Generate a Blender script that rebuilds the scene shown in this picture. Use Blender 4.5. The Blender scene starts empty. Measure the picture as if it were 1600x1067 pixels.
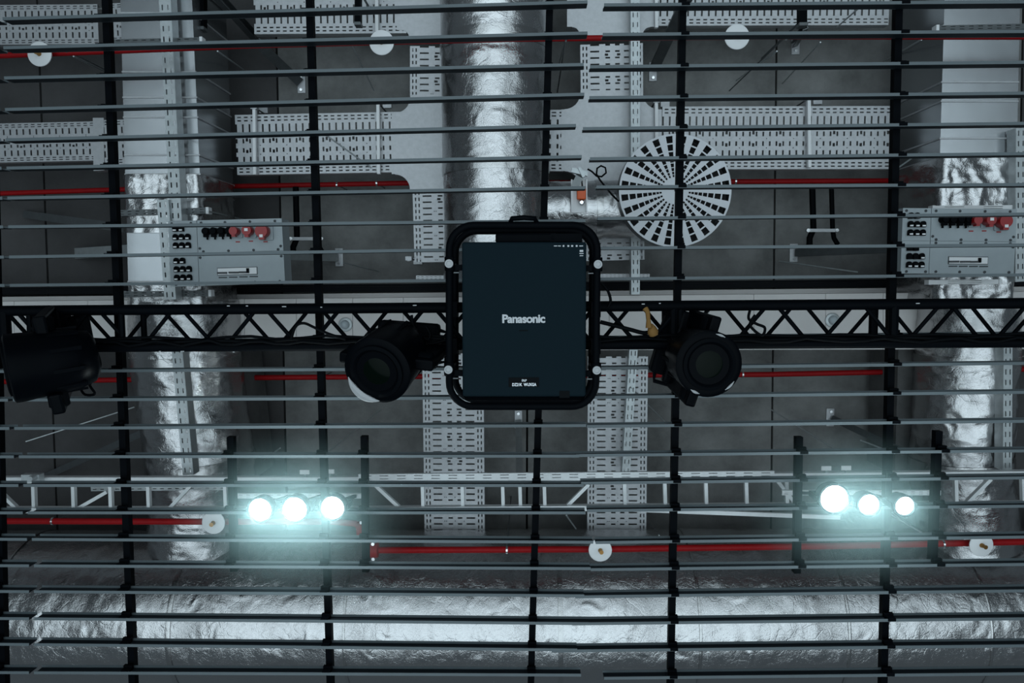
import bpy, bmesh, math, random
from mathutils import Vector, Matrix, noise
random.seed(7)
SC = bpy.context.scene
COL = SC.collection
# ------------------------------------------------------------------ camera
W, H, F = 1600.0, 1067.0, 1150.0
ZC = 1.3                                   # camera height above the floor; it looks almost straight up
_n = Vector((24.0, -89.0, F)).normalized()             # the zenith in camera axes (right, down, forward)
_e = Vector((1, 0, 0)) - _n * _n.x
_e.normalize()
_y = _n.cross(_e)
_r = 0.008                                             # slight roll of the hand-held camera
WX = _e * math.cos(_r) - _y * math.sin(_r)
WY = _n.cross(WX)
R = Matrix((WX, WY, _n))                               # camera axes -> world
cam = bpy.data.cameras.new('camera')
cam.sensor_fit = 'HORIZONTAL'; cam.sensor_width = 36.0; cam.lens = 36.0 * F / W
cam.clip_start = 0.05; cam.clip_end = 60
camo = bpy.data.objects.new('camera', cam); COL.objects.link(camo)
_M = Matrix(((R[0][0], -R[0][1], -R[0][2]), (R[1][0], -R[1][1], -R[1][2]), (R[2][0], -R[2][1], -R[2][2]))).to_4x4()
_M.translation = (0, 0, ZC)
camo.matrix_world = _M
SC.camera = camo

# ------------------------------------------------------------------ light
SC.view_settings.view_transform = 'Standard'
SC.view_settings.look = 'None'
SC.view_settings.gamma = 1
SC.view_settings.use_curve_mapping = False
SC.view_settings.exposure = 0.0
SC.cycles.use_denoising = True
SC.cycles.max_bounces = 6
world = bpy.data.worlds.new('hall'); SC.world = world; world.use_nodes = True
bg = world.node_tree.nodes['Background']
bg.inputs[0].default_value = (0.70, 0.88, 1.0, 1); bg.inputs[1].default_value = 0.115   # the lit hall all round

def area(name, loc, aim, size, power, color, spread=math.pi, sy=None):
    l = bpy.data.lights.new(name, 'AREA'); l.energy = power; l.color = color
    l.shape = 'ELLIPSE' if sy else 'DISK'; l.size = size
    if sy: l.size_y = sy
    l.spread = spread
    o = bpy.data.objects.new(name, l); COL.objects.link(o); o.location = loc
    o.rotation_euler = (Vector(aim) - Vector(loc)).to_track_quat('-Z', 'Y').to_euler()
    return o
# unseen fill lamp added for the bounce of the lit floor, shaped as a pool
area('floor_bounce_fill', (0.10, 0.30, 0.02), (0.12, 0.38, 6), 14.5, 400, (0.76, 0.92, 1.0), math.radians(128), 11.5)

# ------------------------------------------------------------------ helpers
def P(px, py, h):
    """the point at height h above the camera seen at photo pixel (px, py)"""
    w = R @ Vector((px - W / 2, py - H / 2, F))
    w *= h / w.z
    return Vector((w.x, w.y, ZC + h))
def mpp(h):                                # metres per photo pixel at height h
    return h / F

class MB:
    def __init__(s): s.v = []; s.f = []; s.sm = []
    def add(s, vs, fs, smooth=False):
        b = len(s.v); s.v += [Vector(v) for v in vs]
        s.f += [tuple(b + i for i in f) for f in fs]; s.sm += [smooth] * len(fs)
        return s
    def box(s, c, d, rot=None):
        x, y, z = d[0] / 2, d[1] / 2, d[2] / 2
        vs = [Vector(p) for p in ((-x,-y,-z),(x,-y,-z),(x,y,-z),(-x,y,-z),(-x,-y,z),(x,-y,z),(x,y,z),(-x,y,z))]
        if rot is not None: vs = [rot @ v for v in vs]
        c = Vector(c)
        return s.add([c + v for v in vs], [(0,3,2,1),(4,5,6,7),(0,1,5,4),(1,2,6,5),(2,3,7,6),(3,0,4,7)])
    def hexa(s, lo, hi):                   # four lower corners, four upper corners
        return s.add(list(lo) + list(hi), [(0,3,2,1),(4,5,6,7),(0,1,5,4),(1,2,6,5),(2,3,7,6),(3,0,4,7)])
    def bar(s, a, b, w, t, up=(0, 0, 1)):  # rectangular bar from a to b, w wide, t tall
        a, b = Vector(a), Vector(b); d = (b - a).normalized()
        sd = d.cross(Vector(up))
        if sd.length < 1e-5: sd = d.cross(Vector((1, 0, 0)))
        sd.normalize(); u = sd.cross(d)
        x, z = sd * w / 2, u * t / 2
        return s.add([a-x-z, a+x-z, a+x+z, a-x+z, b-x-z, b+x-z, b+x+z, b-x+z],
                     [(0,1,2,3),(7,6,5,4),(0,4,5,1),(1,5,6,2),(2,6,7,3),(3,7,4,0)])
    def prof(s, a, b, pts, up=(0, 0, 1), closed=True):   # open profile (side, up) swept from a to b
        a, b = Vector(a), Vector(b); d = (b - a).normalized()
        sd = d.cross(Vector(up)).normalized(); u = sd.cross(d)
        n = len(pts)
        vs = [a + sd * p[0] + u * p[1] for p in pts] + [b + sd * p[0] + u * p[1] for p in pts]
        fs = [(i, (i+1) % n, n + (i+1) % n, n + i) for i in range(n if closed else n - 1)]
        if closed: fs += [tuple(range(n))[::-1], tuple(range(n, 2*n))]
        return s.add(vs, fs)
    def tube(s, pts, r, n=10, closed=False, smooth=True):
        pts = [Vector(p) for p in pts]; m = len(pts); rs = r if isinstance(r, (list, tuple)) else [r] * m
        ref = Vector((0, 0, 1)); vs = []; u = None
        for i, p in enumerate(pts):
            if closed: d = pts[(i+1) % m] - pts[i-1]
            else: d = pts[min(i+1, m-1)] - pts[max(i-1, 0)]
            d.normalize()
            if u is None:
                u = d.cross(ref)
                if u.length < 1e-4: u = d.cross(Vector((1, 0, 0)))
            else: u = u - d * u.dot(d)
            u.normalize(); w = d.cross(u)
            vs += [p + (u * math.cos(2*math.pi*k/n) + w * math.sin(2*math.pi*k/n)) * rs[i] for k in range(n)]
        fs = []
        for i in range(m if closed else m - 1):
            j = (i + 1) % m
            fs += [(i*n+k, i*n+(k+1) % n, j*n+(k+1) % n, j*n+k) for k in range(n)]
        s.add(vs, fs, smooth)
        if not closed:
            b = len(s.v) - len(vs)
            s.f += [tuple(b + k for k in range(n))[::-1], tuple(b + (m-1)*n + k for k in range(n))]; s.sm += [False] * 2
        return s
    def lathe(s, o, axis, prof, n=24, smooth=True):      # profile of (radius, distance along axis)
        o = Vector(o); a = Vector(axis).normalized()
        u = a.cross(Vector((0, 1, 0)))
        if u.length < 1e-3: u = a.cross(Vector((1, 0, 0)))
        u.normalize(); w = a.cross(u); vs = []
        for r, t in prof:
            vs += [o + a*t + (u*math.cos(2*math.pi*k/n) + w*math.sin(2*math.pi*k/n)) * max(r, 1e-4) for k in range(n)]
        fs = []
        for i in range(len(prof) - 1):
            fs += [(i*n+k, i*n+(k+1) % n, (i+1)*n+(k+1) % n, (i+1)*n+k) for k in range(n)]
        s.add(vs, fs, smooth)
        b = len(s.v) - len(vs); m = len(prof)
        s.f += [tuple(b + k for k in range(n))[::-1], tuple(b + (m-1)*n + k for k in range(n))]; s.sm += [False] * 2
        return s
    def plate(s, poly, z0, z1):            # vertical prism of a flat polygon
        n = len(poly)
        vs = [Vector((p[0], p[1], z0)) for p in poly] + [Vector((p[0], p[1], z1)) for p in poly]
        return s.add(vs, [tuple(range(n))[::-1], tuple(range(n, 2*n))] + [(i, (i+1) % n, n+(i+1) % n, n+i) for i in range(n)])

def origin(o):
    v = Vector((0, 0, 0))
    while o is not None: v = v + o.location; o = o.parent
    return v
def obj(name, mb, mat, parent=None, label=None, loc=None, bevel=0, solid=0, auto=True):
    base = origin(parent)
    if parent is None and loc is not None: base = Vector(loc)
    me = bpy.data.meshes.new(name)
    me.from_pydata([tuple(v - base) for v in mb.v], [], mb.f)
    me.polygons.foreach_set('use_smooth', mb.sm)
    me.update()
    bm = bmesh.new(); bm.from_mesh(me); bmesh.ops.recalc_face_normals(bm, faces=bm.faces); bm.to_mesh(me); bm.free()
    if any(mb.sm): me.set_sharp_from_angle(angle=0.75)
    me.materials.append(mat)
    o = bpy.data.objects.new(name, me); COL.objects.link(o)
    if parent is not None: o.parent = parent
    elif loc is not None: o.location = loc
    if label: o['label'] = label
    if bevel:
        b = o.modifiers.new('bevel', 'BEVEL'); b.width = bevel; b.segments = 2; b.limit_method = 'ANGLE'; b.angle_limit = 0.7
    if solid:
        m = o.modifiers.new('sheet', 'SOLIDIFY'); m.thickness = solid; m.offset = 0
    return o
def share(o, loc, parent):                 # a copy of a part that shares its mesh
    c = o.copy(); COL.objects.link(c); c.parent = parent; c.location = Vector(loc) - origin(parent)
    return c
def thing(name, label, cat, loc, group=None, kind=None):
    o = bpy.data.objects.new(name, None); COL.objects.link(o); o.location = loc; o.empty_display_size = 0.1
    if label: o['label'] = label
    if cat: o['category'] = cat
    if group: o['group'] = group
    if kind: o['kind'] = kind
    return o
def tag(o, label, cat, group=None, kind=None):
    if label: o['label'] = label
    if cat: o['category'] = cat
    if group: o['group'] = group
    if kind: o['kind'] = kind
    return o

# ------------------------------------------------------------------ materials
def mat(name, color, rough=0.5, metal=0.0, var=0.0, vscale=6.0, bump=0.0, bscale=60.0, spec=0.5):
    m = bpy.data.materials.new(name); m.use_nodes = True
    nt = m.node_tree; N = nt.nodes; L = nt.links; b = N['Principled BSDF']
    b.inputs['Roughness'].default_value = rough; b.inputs['Metallic'].default_value = metal
    b.inputs['Specular IOR Level'].default_value = spec
    tc = N.new('ShaderNodeTexCoord')
    c = tuple(color) + (1,)
    if var:
        nz = N.new('ShaderNodeTexNoise'); nz.inputs['Scale'].default_value = vscale; nz.inputs['Detail'].default_value = 6
        nz.inputs['Roughness'].default_value = 0.65
        L.new(tc.outputs['Object'], nz.inputs['Vector'])
        cr = N.new('ShaderNodeValToRGB'); cr.color_ramp.elements[0].position = 0.3; cr.color_ramp.elements[1].position = 0.72
        cr.color_ramp.elements[0].color = tuple(x * (1 - var) for x in color) + (1,)
        cr.color_ramp.elements[1].color = tuple(min(1, x * (1 + var)) for x in color) + (1,)
        L.new(nz.outputs['Fac'], cr.inputs['Fac']); L.new(cr.outputs['Color'], b.inputs['Base Color'])
    else: b.inputs['Base Color'].default_value = c
    if bump:
        nb = N.new('ShaderNodeTexNoise'); nb.inputs['Scale'].default_value = bscale; nb.inputs['Detail'].default_value = 4
        L.new(tc.outputs['Object'], nb.inputs['Vector'])
        bp = N.new('ShaderNodeBump'); bp.inputs['Strength'].default_value = bump; bp.inputs['Distance'].default_value = 0.01
        L.new(nb.outputs['Fac'], bp.inputs['Height']); L.new(bp.outputs['Normal'], b.inputs['Normal'])
    return m

def foil_mat(name, rough, strength, color=(0.455, 0.455, 0.46)):
    m = bpy.data.materials.new(name); m.use_nodes = True
    nt = m.node_tree; N = nt.nodes; L = nt.links; b = N['Principled BSDF']
    b.inputs['Metallic'].default_value = 1.0; b.inputs['Roughness'].default_value = rough
    b.inputs['Base Color'].default_value = color + (1,)
    tc = N.new('ShaderNodeTexCoord')
    warp = N.new('ShaderNodeTexNoise'); warp.inputs['Scale'].default_value = 3.0; warp.inputs['Detail'].default_value = 3
    L.new(tc.outputs['Object'], warp.inputs['Vector'])
    mx = N.new('ShaderNodeMix'); mx.data_type = 'VECTOR'; mx.inputs['Factor'].default_value = 0.5
    L.new(tc.outputs['Object'], mx.inputs[4]); L.new(warp.outputs['Color'], mx.inputs[5])
    # long creases: cells of a warped Voronoi, sharp at their borders
    v1 = N.new('ShaderNodeTexVoronoi'); v1.feature = 'DISTANCE_TO_EDGE'; v1.inputs['Scale'].default_value = 8
    L.new(mx.outputs[1], v1.inputs['Vector'])
    p1 = N.new('ShaderNodeMath'); p1.operation = 'MINIMUM'; p1.inputs[1].default_value = 0.05
    L.new(v1.outputs['Distance'], p1.inputs[0])
    n1 = N.new('ShaderNodeTexNoise'); n1.noise_type = 'RIDGED_MULTIFRACTAL'; n1.inputs['Scale'].default_value = 7; n1.inputs['Detail'].default_value = 3.2
    n1.inputs['Distortion'].default_value = 0.8
    L.new(tc.outputs['Object'], n1.inputs['Vector'])
    n2 = N.new('ShaderNodeTexNoise'); n2.inputs['Scale'].default_value = 60; n2.inputs['Detail'].default_value = 4; n2.inputs['Distortion'].default_value = 1.5
    L.new(tc.outputs['Object'], n2.inputs['Vector'])
    a1 = N.new('ShaderNodeMath'); a1.operation = 'MULTIPLY_ADD'; a1.inputs[1].default_value = 0.36
    L.new(n1.outputs['Fac'], a1.inputs[0])
    sc = N.new('ShaderNodeMath'); sc.operation = 'MULTIPLY'; sc.inputs[1].default_value = 0.45
    L.new(p1.outputs[0], sc.inputs[0]); L.new(sc.outputs[0], a1.inputs[2])
    a2 = N.new('ShaderNodeMath'); a2.operation = 'MULTIPLY_ADD'; a2.inputs[1].default_value = 0.065
    L.new(n2.outputs['Fac'], a2.inputs[0]); L.new(a1.outputs[0], a2.inputs[2])
    bp = N.new('ShaderNodeBump'); bp.inputs['Strength'].default_value = strength; bp.inputs['Distance'].default_value = 0.03
    L.new(a2.outputs[0], bp.inputs['Height']); L.new(bp.outputs['Normal'], b.inputs['Normal'])
    return m

M = {}
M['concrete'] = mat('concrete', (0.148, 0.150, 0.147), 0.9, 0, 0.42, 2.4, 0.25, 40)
M['concrete_shaded'] = mat('shaded_concrete', (0.052, 0.051, 0.052), 0.9, 0, 0.3, 1.6, 0.25, 40)  # same concrete coloured darker for the shade on the outer slabs
M['void'] = mat('dark_void', (0.012, 0.012, 0.013), 0.9)
M['white_paint'] = mat('white_painted_board', (0.52, 0.50, 0.49), 0.6, 0, 0.06, 3)
M['galv'] = mat('galvanised_steel', (0.42, 0.43, 0.445), 0.5, 0.6, 0.08, 25, 0.05, 120)
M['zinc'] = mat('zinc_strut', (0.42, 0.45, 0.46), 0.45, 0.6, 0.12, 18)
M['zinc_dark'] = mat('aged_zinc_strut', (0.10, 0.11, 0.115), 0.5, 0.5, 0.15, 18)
M['sheet'] = mat('duct_sheet_metal', (0.38, 0.395, 0.41), 0.27, 0.92, 0.07, 3, 0.04, 9)
M['foil'] = foil_mat('aluminium_foil', 0.23, 0.78)
M['foil_flat'] = foil_mat('aluminium_foil_tape', 0.2, 0.4, (0.42, 0.42, 0.42))
M['black'] = mat('black_powder_coat', (0.0010, 0.0017, 0.0028), 0.6, 0, 0.1, 12, spec=0.035)
M['gloss_black'] = mat('gloss_black_plastic', (0.0008, 0.0014, 0.0024), 0.35, 0, spec=0.03)
M['rubber'] = mat('black_rubber_cable', (0.0012, 0.0018, 0.0026), 0.6, spec=0.04)
M['slat'] = mat('slate_grey_paint', (0.078, 0.098, 0.108), 0.55, 0, 0.08, 6)
M['slat_web'] = mat('black_slat_core', (0.010, 0.014, 0.018), 0.6, 0, 0.08, 6, spec=.1)
M['projector'] = mat('projector_shell', (0.0038, 0.0100, 0.0140), 0.75, 0, 0.06, 200, 0.08, 700, 0.06)
M['red'] = mat('red_pipe_paint', (0.24, 0.004, 0.006), 0.5, 0, 0.1, 20, spec=.15)
M['red_plastic'] = mat('red_plastic', (0.27, 0.006, 0.008), 0.4)
M['grey_box'] = mat('grey_enclosure_paint', (0.30, 0.34, 0.36), 0.5, 0, 0.05, 8)
M['white'] = mat('white_plastic', (0.72, 0.73, 0.74), 0.5)
M['diffuser'] = mat('white_enamel', (0.58, 0.60, 0.63), 0.45, 0, 0.03, 6)
M['print'] = mat('white_print', (0.72, 0.76, 0.80), 0.5)
M['ink'] = mat('dark_ink', (0.03, 0.035, 0.04), 0.5)
M['brass'] = mat('brass', (0.30, 0.16, 0.05), 0.35, 0.9)
M['label_black'] = mat('black_label', (0.002, 0.003, 0.004), 0.6, spec=.05)
M['knob'] = mat('pale_knob', (0.30, 0.31, 0.32), 0.5)
M['letter'] = mat('silver_lettering', (0.40, 0.42, 0.44), 0.5)
M['orange'] = mat('orange_actuator', (0.62, 0.09, 0.012), 0.5)
M['strap'] = mat('ochre_webbing', (0.17, 0.085, 0.016), 0.8)
M['ladder'] = mat('pale_aluminium', (0.60, 0.62, 0.63), 0.45, 0.2, 0.06, 10)
M['chrome'] = mat('polished_steel', (0.75, 0.76, 0.77), 0.2, 1.0)
M['lens'] = mat('coated_lens_glass', (0.001, 0.003, 0.002), 0.10, 0, spec=0.05)
M['duct_black'] = mat('grey_lagging', (0.085, 0.085, 0.085), 0.8, 0, 0.3, 5)
def emit(name, color, s):
    m = bpy.data.materials.new(name); m.use_nodes = True; b = m.node_tree.nodes['Principled BSDF']
    b.inputs['Base Color'].default_value = (0.8, 0.8, 0.8, 1)
    b.inputs['Emission Color'].default_value = color + (1,); b.inputs['Emission Strength'].default_value = s
    return m
M['lamp'] = emit('lit_lamp_lens', (0.90, 0.98, 1.0), 30)

# ------------------------------------------------------------------ setting: concrete soffit
HC = 6.05
ceil = thing('ceiling', 'grey precast concrete slab soffit with narrow dark joints', None, (0, 0, ZC + HC), kind='structure')
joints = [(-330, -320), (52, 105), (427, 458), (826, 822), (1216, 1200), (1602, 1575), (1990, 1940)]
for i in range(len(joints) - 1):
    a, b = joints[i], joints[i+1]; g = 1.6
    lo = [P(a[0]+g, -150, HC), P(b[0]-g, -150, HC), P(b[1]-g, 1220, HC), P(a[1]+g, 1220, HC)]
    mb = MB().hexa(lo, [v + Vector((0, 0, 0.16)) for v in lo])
    obj('slab', mb, M['concrete_shaded'] if i in (0, 1, 5) else M['concrete'], ceil)
lo = [P(-400, -200, HC + .10), P(2000, -200, HC + .10), P(2000, 1270, HC + .10), P(-400, 1270, HC + .10)]
obj('slab_bed', MB().hexa(lo, [v + Vector((0, 0, 0.2)) for v in lo]), M['void'], ceil)
DET = []
g0, g1 = P(-380, 460.5, 5.80), P(1980, 438.5, 5.80)
gap = obj('shadow_gap_strip', MB().bar(g0, g1, .038, .06).bar(g0 + Vector((0, -.03, .12)), g1 + Vector((0, -.03, .12)), .02, .18), mat('shadow_gap_black', (.006, .007, .009), .7, 0, .1, 5, spec=.1), None, loc=g0)
gap['kind'] = 'structure'; gap['label'] = 'black strip for the shadow gap along the white beam above the truss'  # dark strip put in for the shadow line above the beam
# white boarded downstand beam across the hall
beam = thing('trim_1', 'white boarded downstand beam behind the black truss', None, P(800, 500, 5.4), kind='structure')
xs = [-380, -250, -120, 22, 137, 262, 382, 463, 551, 630, 730, 840, 952, 1060, 1178, 1290, 1380, 1470, 1560, 1720, 1840, 1980]
def ln(x, y0, y1): return y0 + (y1 - y0) * x / 1600.0
for i in range(len(xs) - 1):
    a, b = xs[i] + .35, xs[i+1] - .35; h = 5.40
    lo = [P(a, ln(a, 471, 456), h), P(b, ln(b, 471, 456), h), P(b, ln(b, 549, 545.5), h), P(a, ln(a, 549, 545.5), h)]
    obj('board', MB().hexa(lo, [v + Vector((0, 0, 0.66)) for v in lo]), M['white_paint'], beam)
# ledge of the beam: a second, higher step on its near side
mb = MB(); h = 5.62
lo = [P(-380, ln(-380, 464, 448), h), P(1980, ln(1980, 464, 448), h), P(1980, ln(1980, 480, 465), h), P(-380, ln(-380, 480, 465), h)]
obj('ledge', mb.hexa(lo, [v + Vector((0, 0, 0.4)) for v in lo]), M['white_paint'], beam)

for x, y, lab in ((540, 507, 'round grey detector on the white beam left of the projector'), (1300, 500, 'round grey detector on the white beam at the right')):
    c = P(x, y, 5.40)
    t = thing('smoke_detector', lab, 'detector', c, 'beam detectors')
    DET.append((t, c))
# ------------------------------------------------------------------ foil ducts
def ring_pts(o, d, r, n): pass
def duct_shell(path, radius, seed, step=0.02, nseg=72, amp=0.010, squash=1.0, dents=1.0):
    """round lagged duct along a straight or bent path of world points; crumpled foil surface"""
    pts = [Vector(p) for p in path]
    # resample
    L = [0]
    for a, b in zip(pts, pts[1:]): L.append(L[-1] + (b - a).length)
    n = max(3, int(L[-1] / step)); mb = MB(); vs = []
    def at(t):
        for i in range(len(pts) - 1):
            if t <= L[i+1] or i == len(pts) - 2:
                k = (t - L[i]) / max(1e-6, L[i+1] - L[i]); return pts[i].lerp(pts[i+1], k)
    for i in range(n + 1):
        t = L[-1] * i / n; p = at(t)
        d = (at(min(L[-1], t + .15)) - at(max(0, t - .15))).normalized()
        u = d.cross(Vector((0, 0, 1))).normalized(); w = u.cross(d)
        for k in range(nseg):
            a = 2 * math.pi * k / nseg
            q = Vector((t * 1.0, math.cos(a) * radius, math.sin(a) * radius)) + Vector((seed * 13.1, seed * 7.7, 0))
            big = noise.noise(q * 2.2) * 1.3
            mid = 1 - abs(noise.noise(q * 7 + Vector((3, 1, 2)))) * 2.2
            fine = 1 - abs(noise.noise(q * 19)) * 2.0
            dr = amp * (big + .45 * mid + .28 * fine) * dents
            rr = radius + dr
            vs.append(p + u * math.cos(a) * rr + w * math.sin(a) * rr * squash)
    fs = [(i*nseg+k, i*nseg+(k+1) % nseg, (i+1)*nseg+(k+1) % nseg, (i+1)*nseg+k) for i in range(n) for k in range(nseg)]
    mb.add(vs, fs, True)
    b = 0
    mb.f += [tuple(range(nseg))[::-1], tuple(n*nseg + k for k in range(nseg))]; mb.sm += [False] * 2
    return mb
def band(c, d, r, wdt):
    return MB().lathe(Vector(c) - Vector(d).normalized() * wdt / 2, d, [(r - .02, 0), (r, .003), (r + .002, wdt * .5), (r, wdt - .003), (r - .02, wdt)], 64)

# wide duct along the foot of the picture
hd, rd = 5.36, 0.575
D = thing('foil_duct', 'wide foil-wrapped round duct running the full width below the red pipe', 'duct', P(800, 957, hd), 'foil-lagged air ducts')
segx = [-80, 78, 340, 490, 590, 690, 895, 995, 1090, 1295, 1490, 1700]
A, B = P(-330, 951, hd), P(1950, 951, hd)
obj('foil_wrap', duct_shell([A, B], rd, 1, .016, 110, .007), M['foil'], D)
for x in (78, 340, 590, 895, 1090, 1295, 1490):
    p = A.lerp(B, (x + 330) / 2280.0)
    obj('tape_band', band(p, B - A, rd + .010, .025 if x not in (340, 895) else .04), M['foil_flat'], D)
# centre duct
hd2, r2 = 5.20, 0.365
D = thing('foil_duct', 'upright foil-wrapped round duct in the middle, ending behind the projector', 'duct', P(772, 150, hd2), 'foil-lagged air ducts')
A, B = P(771, -70, hd2), P(777, 430, hd2)
obj('foil_wrap', duct_shell([A, B], r2, 2, .014, 80, .008), M['foil'], D)
for y in (72, 262): 
    p = A.lerp(B, (y + 70) / 500.0); obj('tape_band', band(p, B - A, r2 + .010, .09), M['foil_flat'], D)
obj('end_cap', MB().lathe(B, B - A, [(r2 + .012, -.02), (r2 + .012, .03), (r2 - .03, .04)], 48), M['sheet'], D)
# branch to the round diffuser
hd3, r3 = 5.22, 0.20
D = thing('foil_duct', 'short foil-wrapped branch duct between the middle duct and the round diffuser', 'duct', P(920, 328, hd3), 'foil-lagged air ducts')
A, B = P(838, 330, hd3), P(1005, 327, hd3)
obj('foil_wrap', duct_shell([A, B], r3, 3, .010, 60, .008), M['foil'], D)
obj('tape_band', band(P(934, 328, hd3), B - A, r3 + .008, .05), M['foil_flat'], D)

def bent_duct(label, path, r, seed, hh):
    D = thing('foil_duct', label, 'duct', P(path[0][0], path[0][1], hh), 'foil-lagged air ducts')
    pts = [P(x, y, hh) for x, y in path]
    obj('foil_wrap', duct_shell(pts, r, seed, .014, 80, .016), M['foil'], D)
    return D, pts
D, q = bent_duct('foil-wrapped round duct below the truss at the far left behind a perforated strut',
                 [(290, 470), (293, 560), (301, 640), (315, 720), (318, 790), (316, 850)], .37, 4, 5.35)
obj('tape_band', band(q[1], q[2] - q[0], .385, .07), M['foil_flat'], D)
obj('tape_band', band(q[3], q[4] - q[2], .385, .07), M['foil_flat'], D)
D, q = bent_duct('foil-wrapped round duct below the truss at the far right',
                 [(1512, 470), (1510, 560), (1505, 640), (1500, 720), (1508, 790), (1512, 850)], .32, 5, 5.30)
obj('tape_band', band(q[1], q[2] - q[0], .335, .07), M['foil_flat'], D)
obj('tape_band', band(q[3], q[4] - q[2], .335, .07), M['foil_flat'], D)
# grey lagging boards standing beside those two ducts
for nm, pts, lab in (('lagging_board', [(345, 545), (374, 545), (397, 748), (362, 748)], 'grey lagging board beside the left foil duct below the truss'),
                     ('lagging_board', [(1404, 540), (1446, 540), (1440, 742), (1398, 742)], 'grey lagging board beside the right foil duct below the truss')):
    lo = [P(x, y, 5.5) for x, y in pts]
    tag(obj(nm, MB().hexa(lo, [v + Vector((0, 0, .45)) for v in lo]), M['duct_black'], None, loc=lo[0]), lab, 'board', 'lagging boards')

# rectangular ducts, sheet metal then foil
def rect_duct(label, xl, xr, ys, seed, side):
    """xl, xr: functions of y giving the edges of the under side; ys: section breaks (y0, y1, kind)"""
    h0, h1 = 5.05, 5.62
    D = thing('rectangular_duct', label, 'duct', P(xl(100), 100, h0), 'rectangular air ducts')
    for k, (ya, yb, kind, gr) in enumerate(ys):
        if kind == 'sheet':
            lo = [P(xl(ya), ya, h0), P(xr(ya), ya, h0), P(xr(yb), yb, h0), P(xl(yb), yb, h0)]
            hi = [v + Vector((0, 0, h1 - h0)) for v in lo]
            obj('duct_section', MB().hexa(lo, hi), M['sheet'], D)
            # raised flange at the far end of the section
            e = [P(xl(yb) - 1.2, yb - 1.2, h0 - .008), P(xr(yb) + 1.2, yb - 1.2, h0 - .008), P(xr(yb) + 1.2, yb + 1.2, h0 - .008), P(xl(yb) - 1.2, yb + 1.2, h0 - .008)]
            obj('flange', MB().hexa(e, [v + Vector((0, 0, h1 - h0 + .016)) for v in e]), M['galv'], D)
        else:
            # crumpled foil lagging: a finely divided rounded box
            mb = MB(); nx, nz = 36, 14; ny = max(4, int((yb - ya) * mpp(h0) / .014)); vs = []
            per = [(i / nx, 0) for i in range(nx)] + [(1, j / nz) for j in range(nz)] + [(1 - i / nx, 1) for i in range(nx)] + [(0, 1 - j / nz) for j in range(nz)]
            n = len(per)
            for j in range(ny + 1):
                y = ya + (yb - ya) * j / ny; g = gr
                a, b = P(xl(y) - g, y, h0), P(xr(y) + g, y, h0)
                for u, v in per:
                    q = a.lerp(b, u); q.z = ZC + h0 - .02 + (h1 - h0 + .03) * v
                    s = Vector((q.x, q.y, q.z)) + Vector((seed * 9.1, 0, 0))
                    dd = .010 * noise.noise(s * 3) + .011 * (1 - 2 * abs(noise.noise(s * 7))) + .006 * (1 - 2 * abs(noise.noise(s * 17)))
                    nrm = Vector((0, 0, -1)) if v == 0 else Vector((0, 0, 1)) if v == 1 else Vector((1 if u == 1 else -1, 0, 0))
                    ed = .035 * max(0, 1 - min(u, 1 - u) * 14) ** 2 if v in (0, 1) else 0
                    vs.append(q + nrm * (dd - ed))
            fs = [(j*n+k, j*n+(k+1) % n, (j+1)*n+(k+1) % n, (j+1)*n+k) for j in range(ny) for k in range(n)]
            mb.add(vs, fs, True); mb.f += [tuple(range(n))[::-1], tuple(ny*n+k for k in range(n))]; mb.sm += [False] * 2
            obj('foil_wrap', mb, M['foil'], D)
    return D
rect_duct('square sheet-metal duct at the left, foil-wrapped lower down beside the grey power box',
          lambda y: 188 + y * .028, lambda y: 300 + y * .045,
          [(-40, 20, 'sheet', 0), (20, 112, 'sheet', 0), (112, 152, 'sheet', 0), (152, 183, 'sheet', 0), (183, 242, 'sheet', 0), (242, 272, 'sheet', 0),
           (273, 364, 'foil', 2), (364, 440, 'sheet', -2), (441, 478, 'foil', 1)], 1, 1)
rect_duct('square sheet-metal duct at the right edge, foil-wrapped above the second power box',
          lambda y: 1476 - y * .03, lambda y: 1594 - y * .022,
          [(-40, 40, 'sheet', 0), (40, 128, 'sheet', 0), (128, 158, 'sheet', 0), (158, 216, 'sheet', 0), (216, 245, 'sheet', 0),
           (247, 333, 'foil', 2), (334, 425, 'sheet', -2), (426, 474, 'foil', 0)], 2, -1)

# ------------------------------------------------------------------ perforated cable trays
HT = 5.50
def perf_sheet(o, U, V, lu, lv, pitch, z):
    """sheet with real slots; o corner, U along, V across (unit vectors)"""
    mb = MB(); n = max(1, round(lu / pitch)); pitch = lu / n; sw = .26 * pitch
    slots = [(.155, .30), (.40, .475), (.555, .63), (.70, .845)]
    lip = [(.030, .052), (.085, .108), (.892, .915), (.948, .970)]
    def quad(u0, u1, v0, v1):
        vs = [o + U*u + V*v + Vector((0, 0, z)) for u, v in ((u0, v0), (u1, v0), (u1, v1), (u0, v1))]
        mb.add(vs, [(0, 1, 2, 3)])
    def column(u0, u1, holes):
        v = 0.0
        for a, b in holes:
            quad(u0, u1, v, a * lv); v = b * lv
        quad(u0, u1, v, lv)
    for i in range(n):
        u = i * pitch
        a = sw; b = pitch
        column(u, u + a, slots)
        m0, m1 = u + a + (b - a) * .12, u + a + (b - a) * .88
        column(u + a, m0, [])
        if i % 4 == 1:
            c0, c1 = u + a + (b - a) * .30, u + a + (b - a) * .78
            column(m0, c0, lip); column(c0, c1, lip[:2] + [(.39, .445), (.585, .64)] + lip[2:]); column(c1, m1, lip)
        elif i % 4 == 3:
            c0, c1 = u + a + (b - a) * .42, u + a + (b - a) * .62
            column(m0, c0, lip); column(c0, c1, lip[:2] + [(.33, .345), (.36, .375), (.505, .52), (.655, .67)] + lip[2:]); column(c1, m1, lip)
        else: column(m0, m1, lip)
        column(m1, u + b, [])
    return mb
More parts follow.
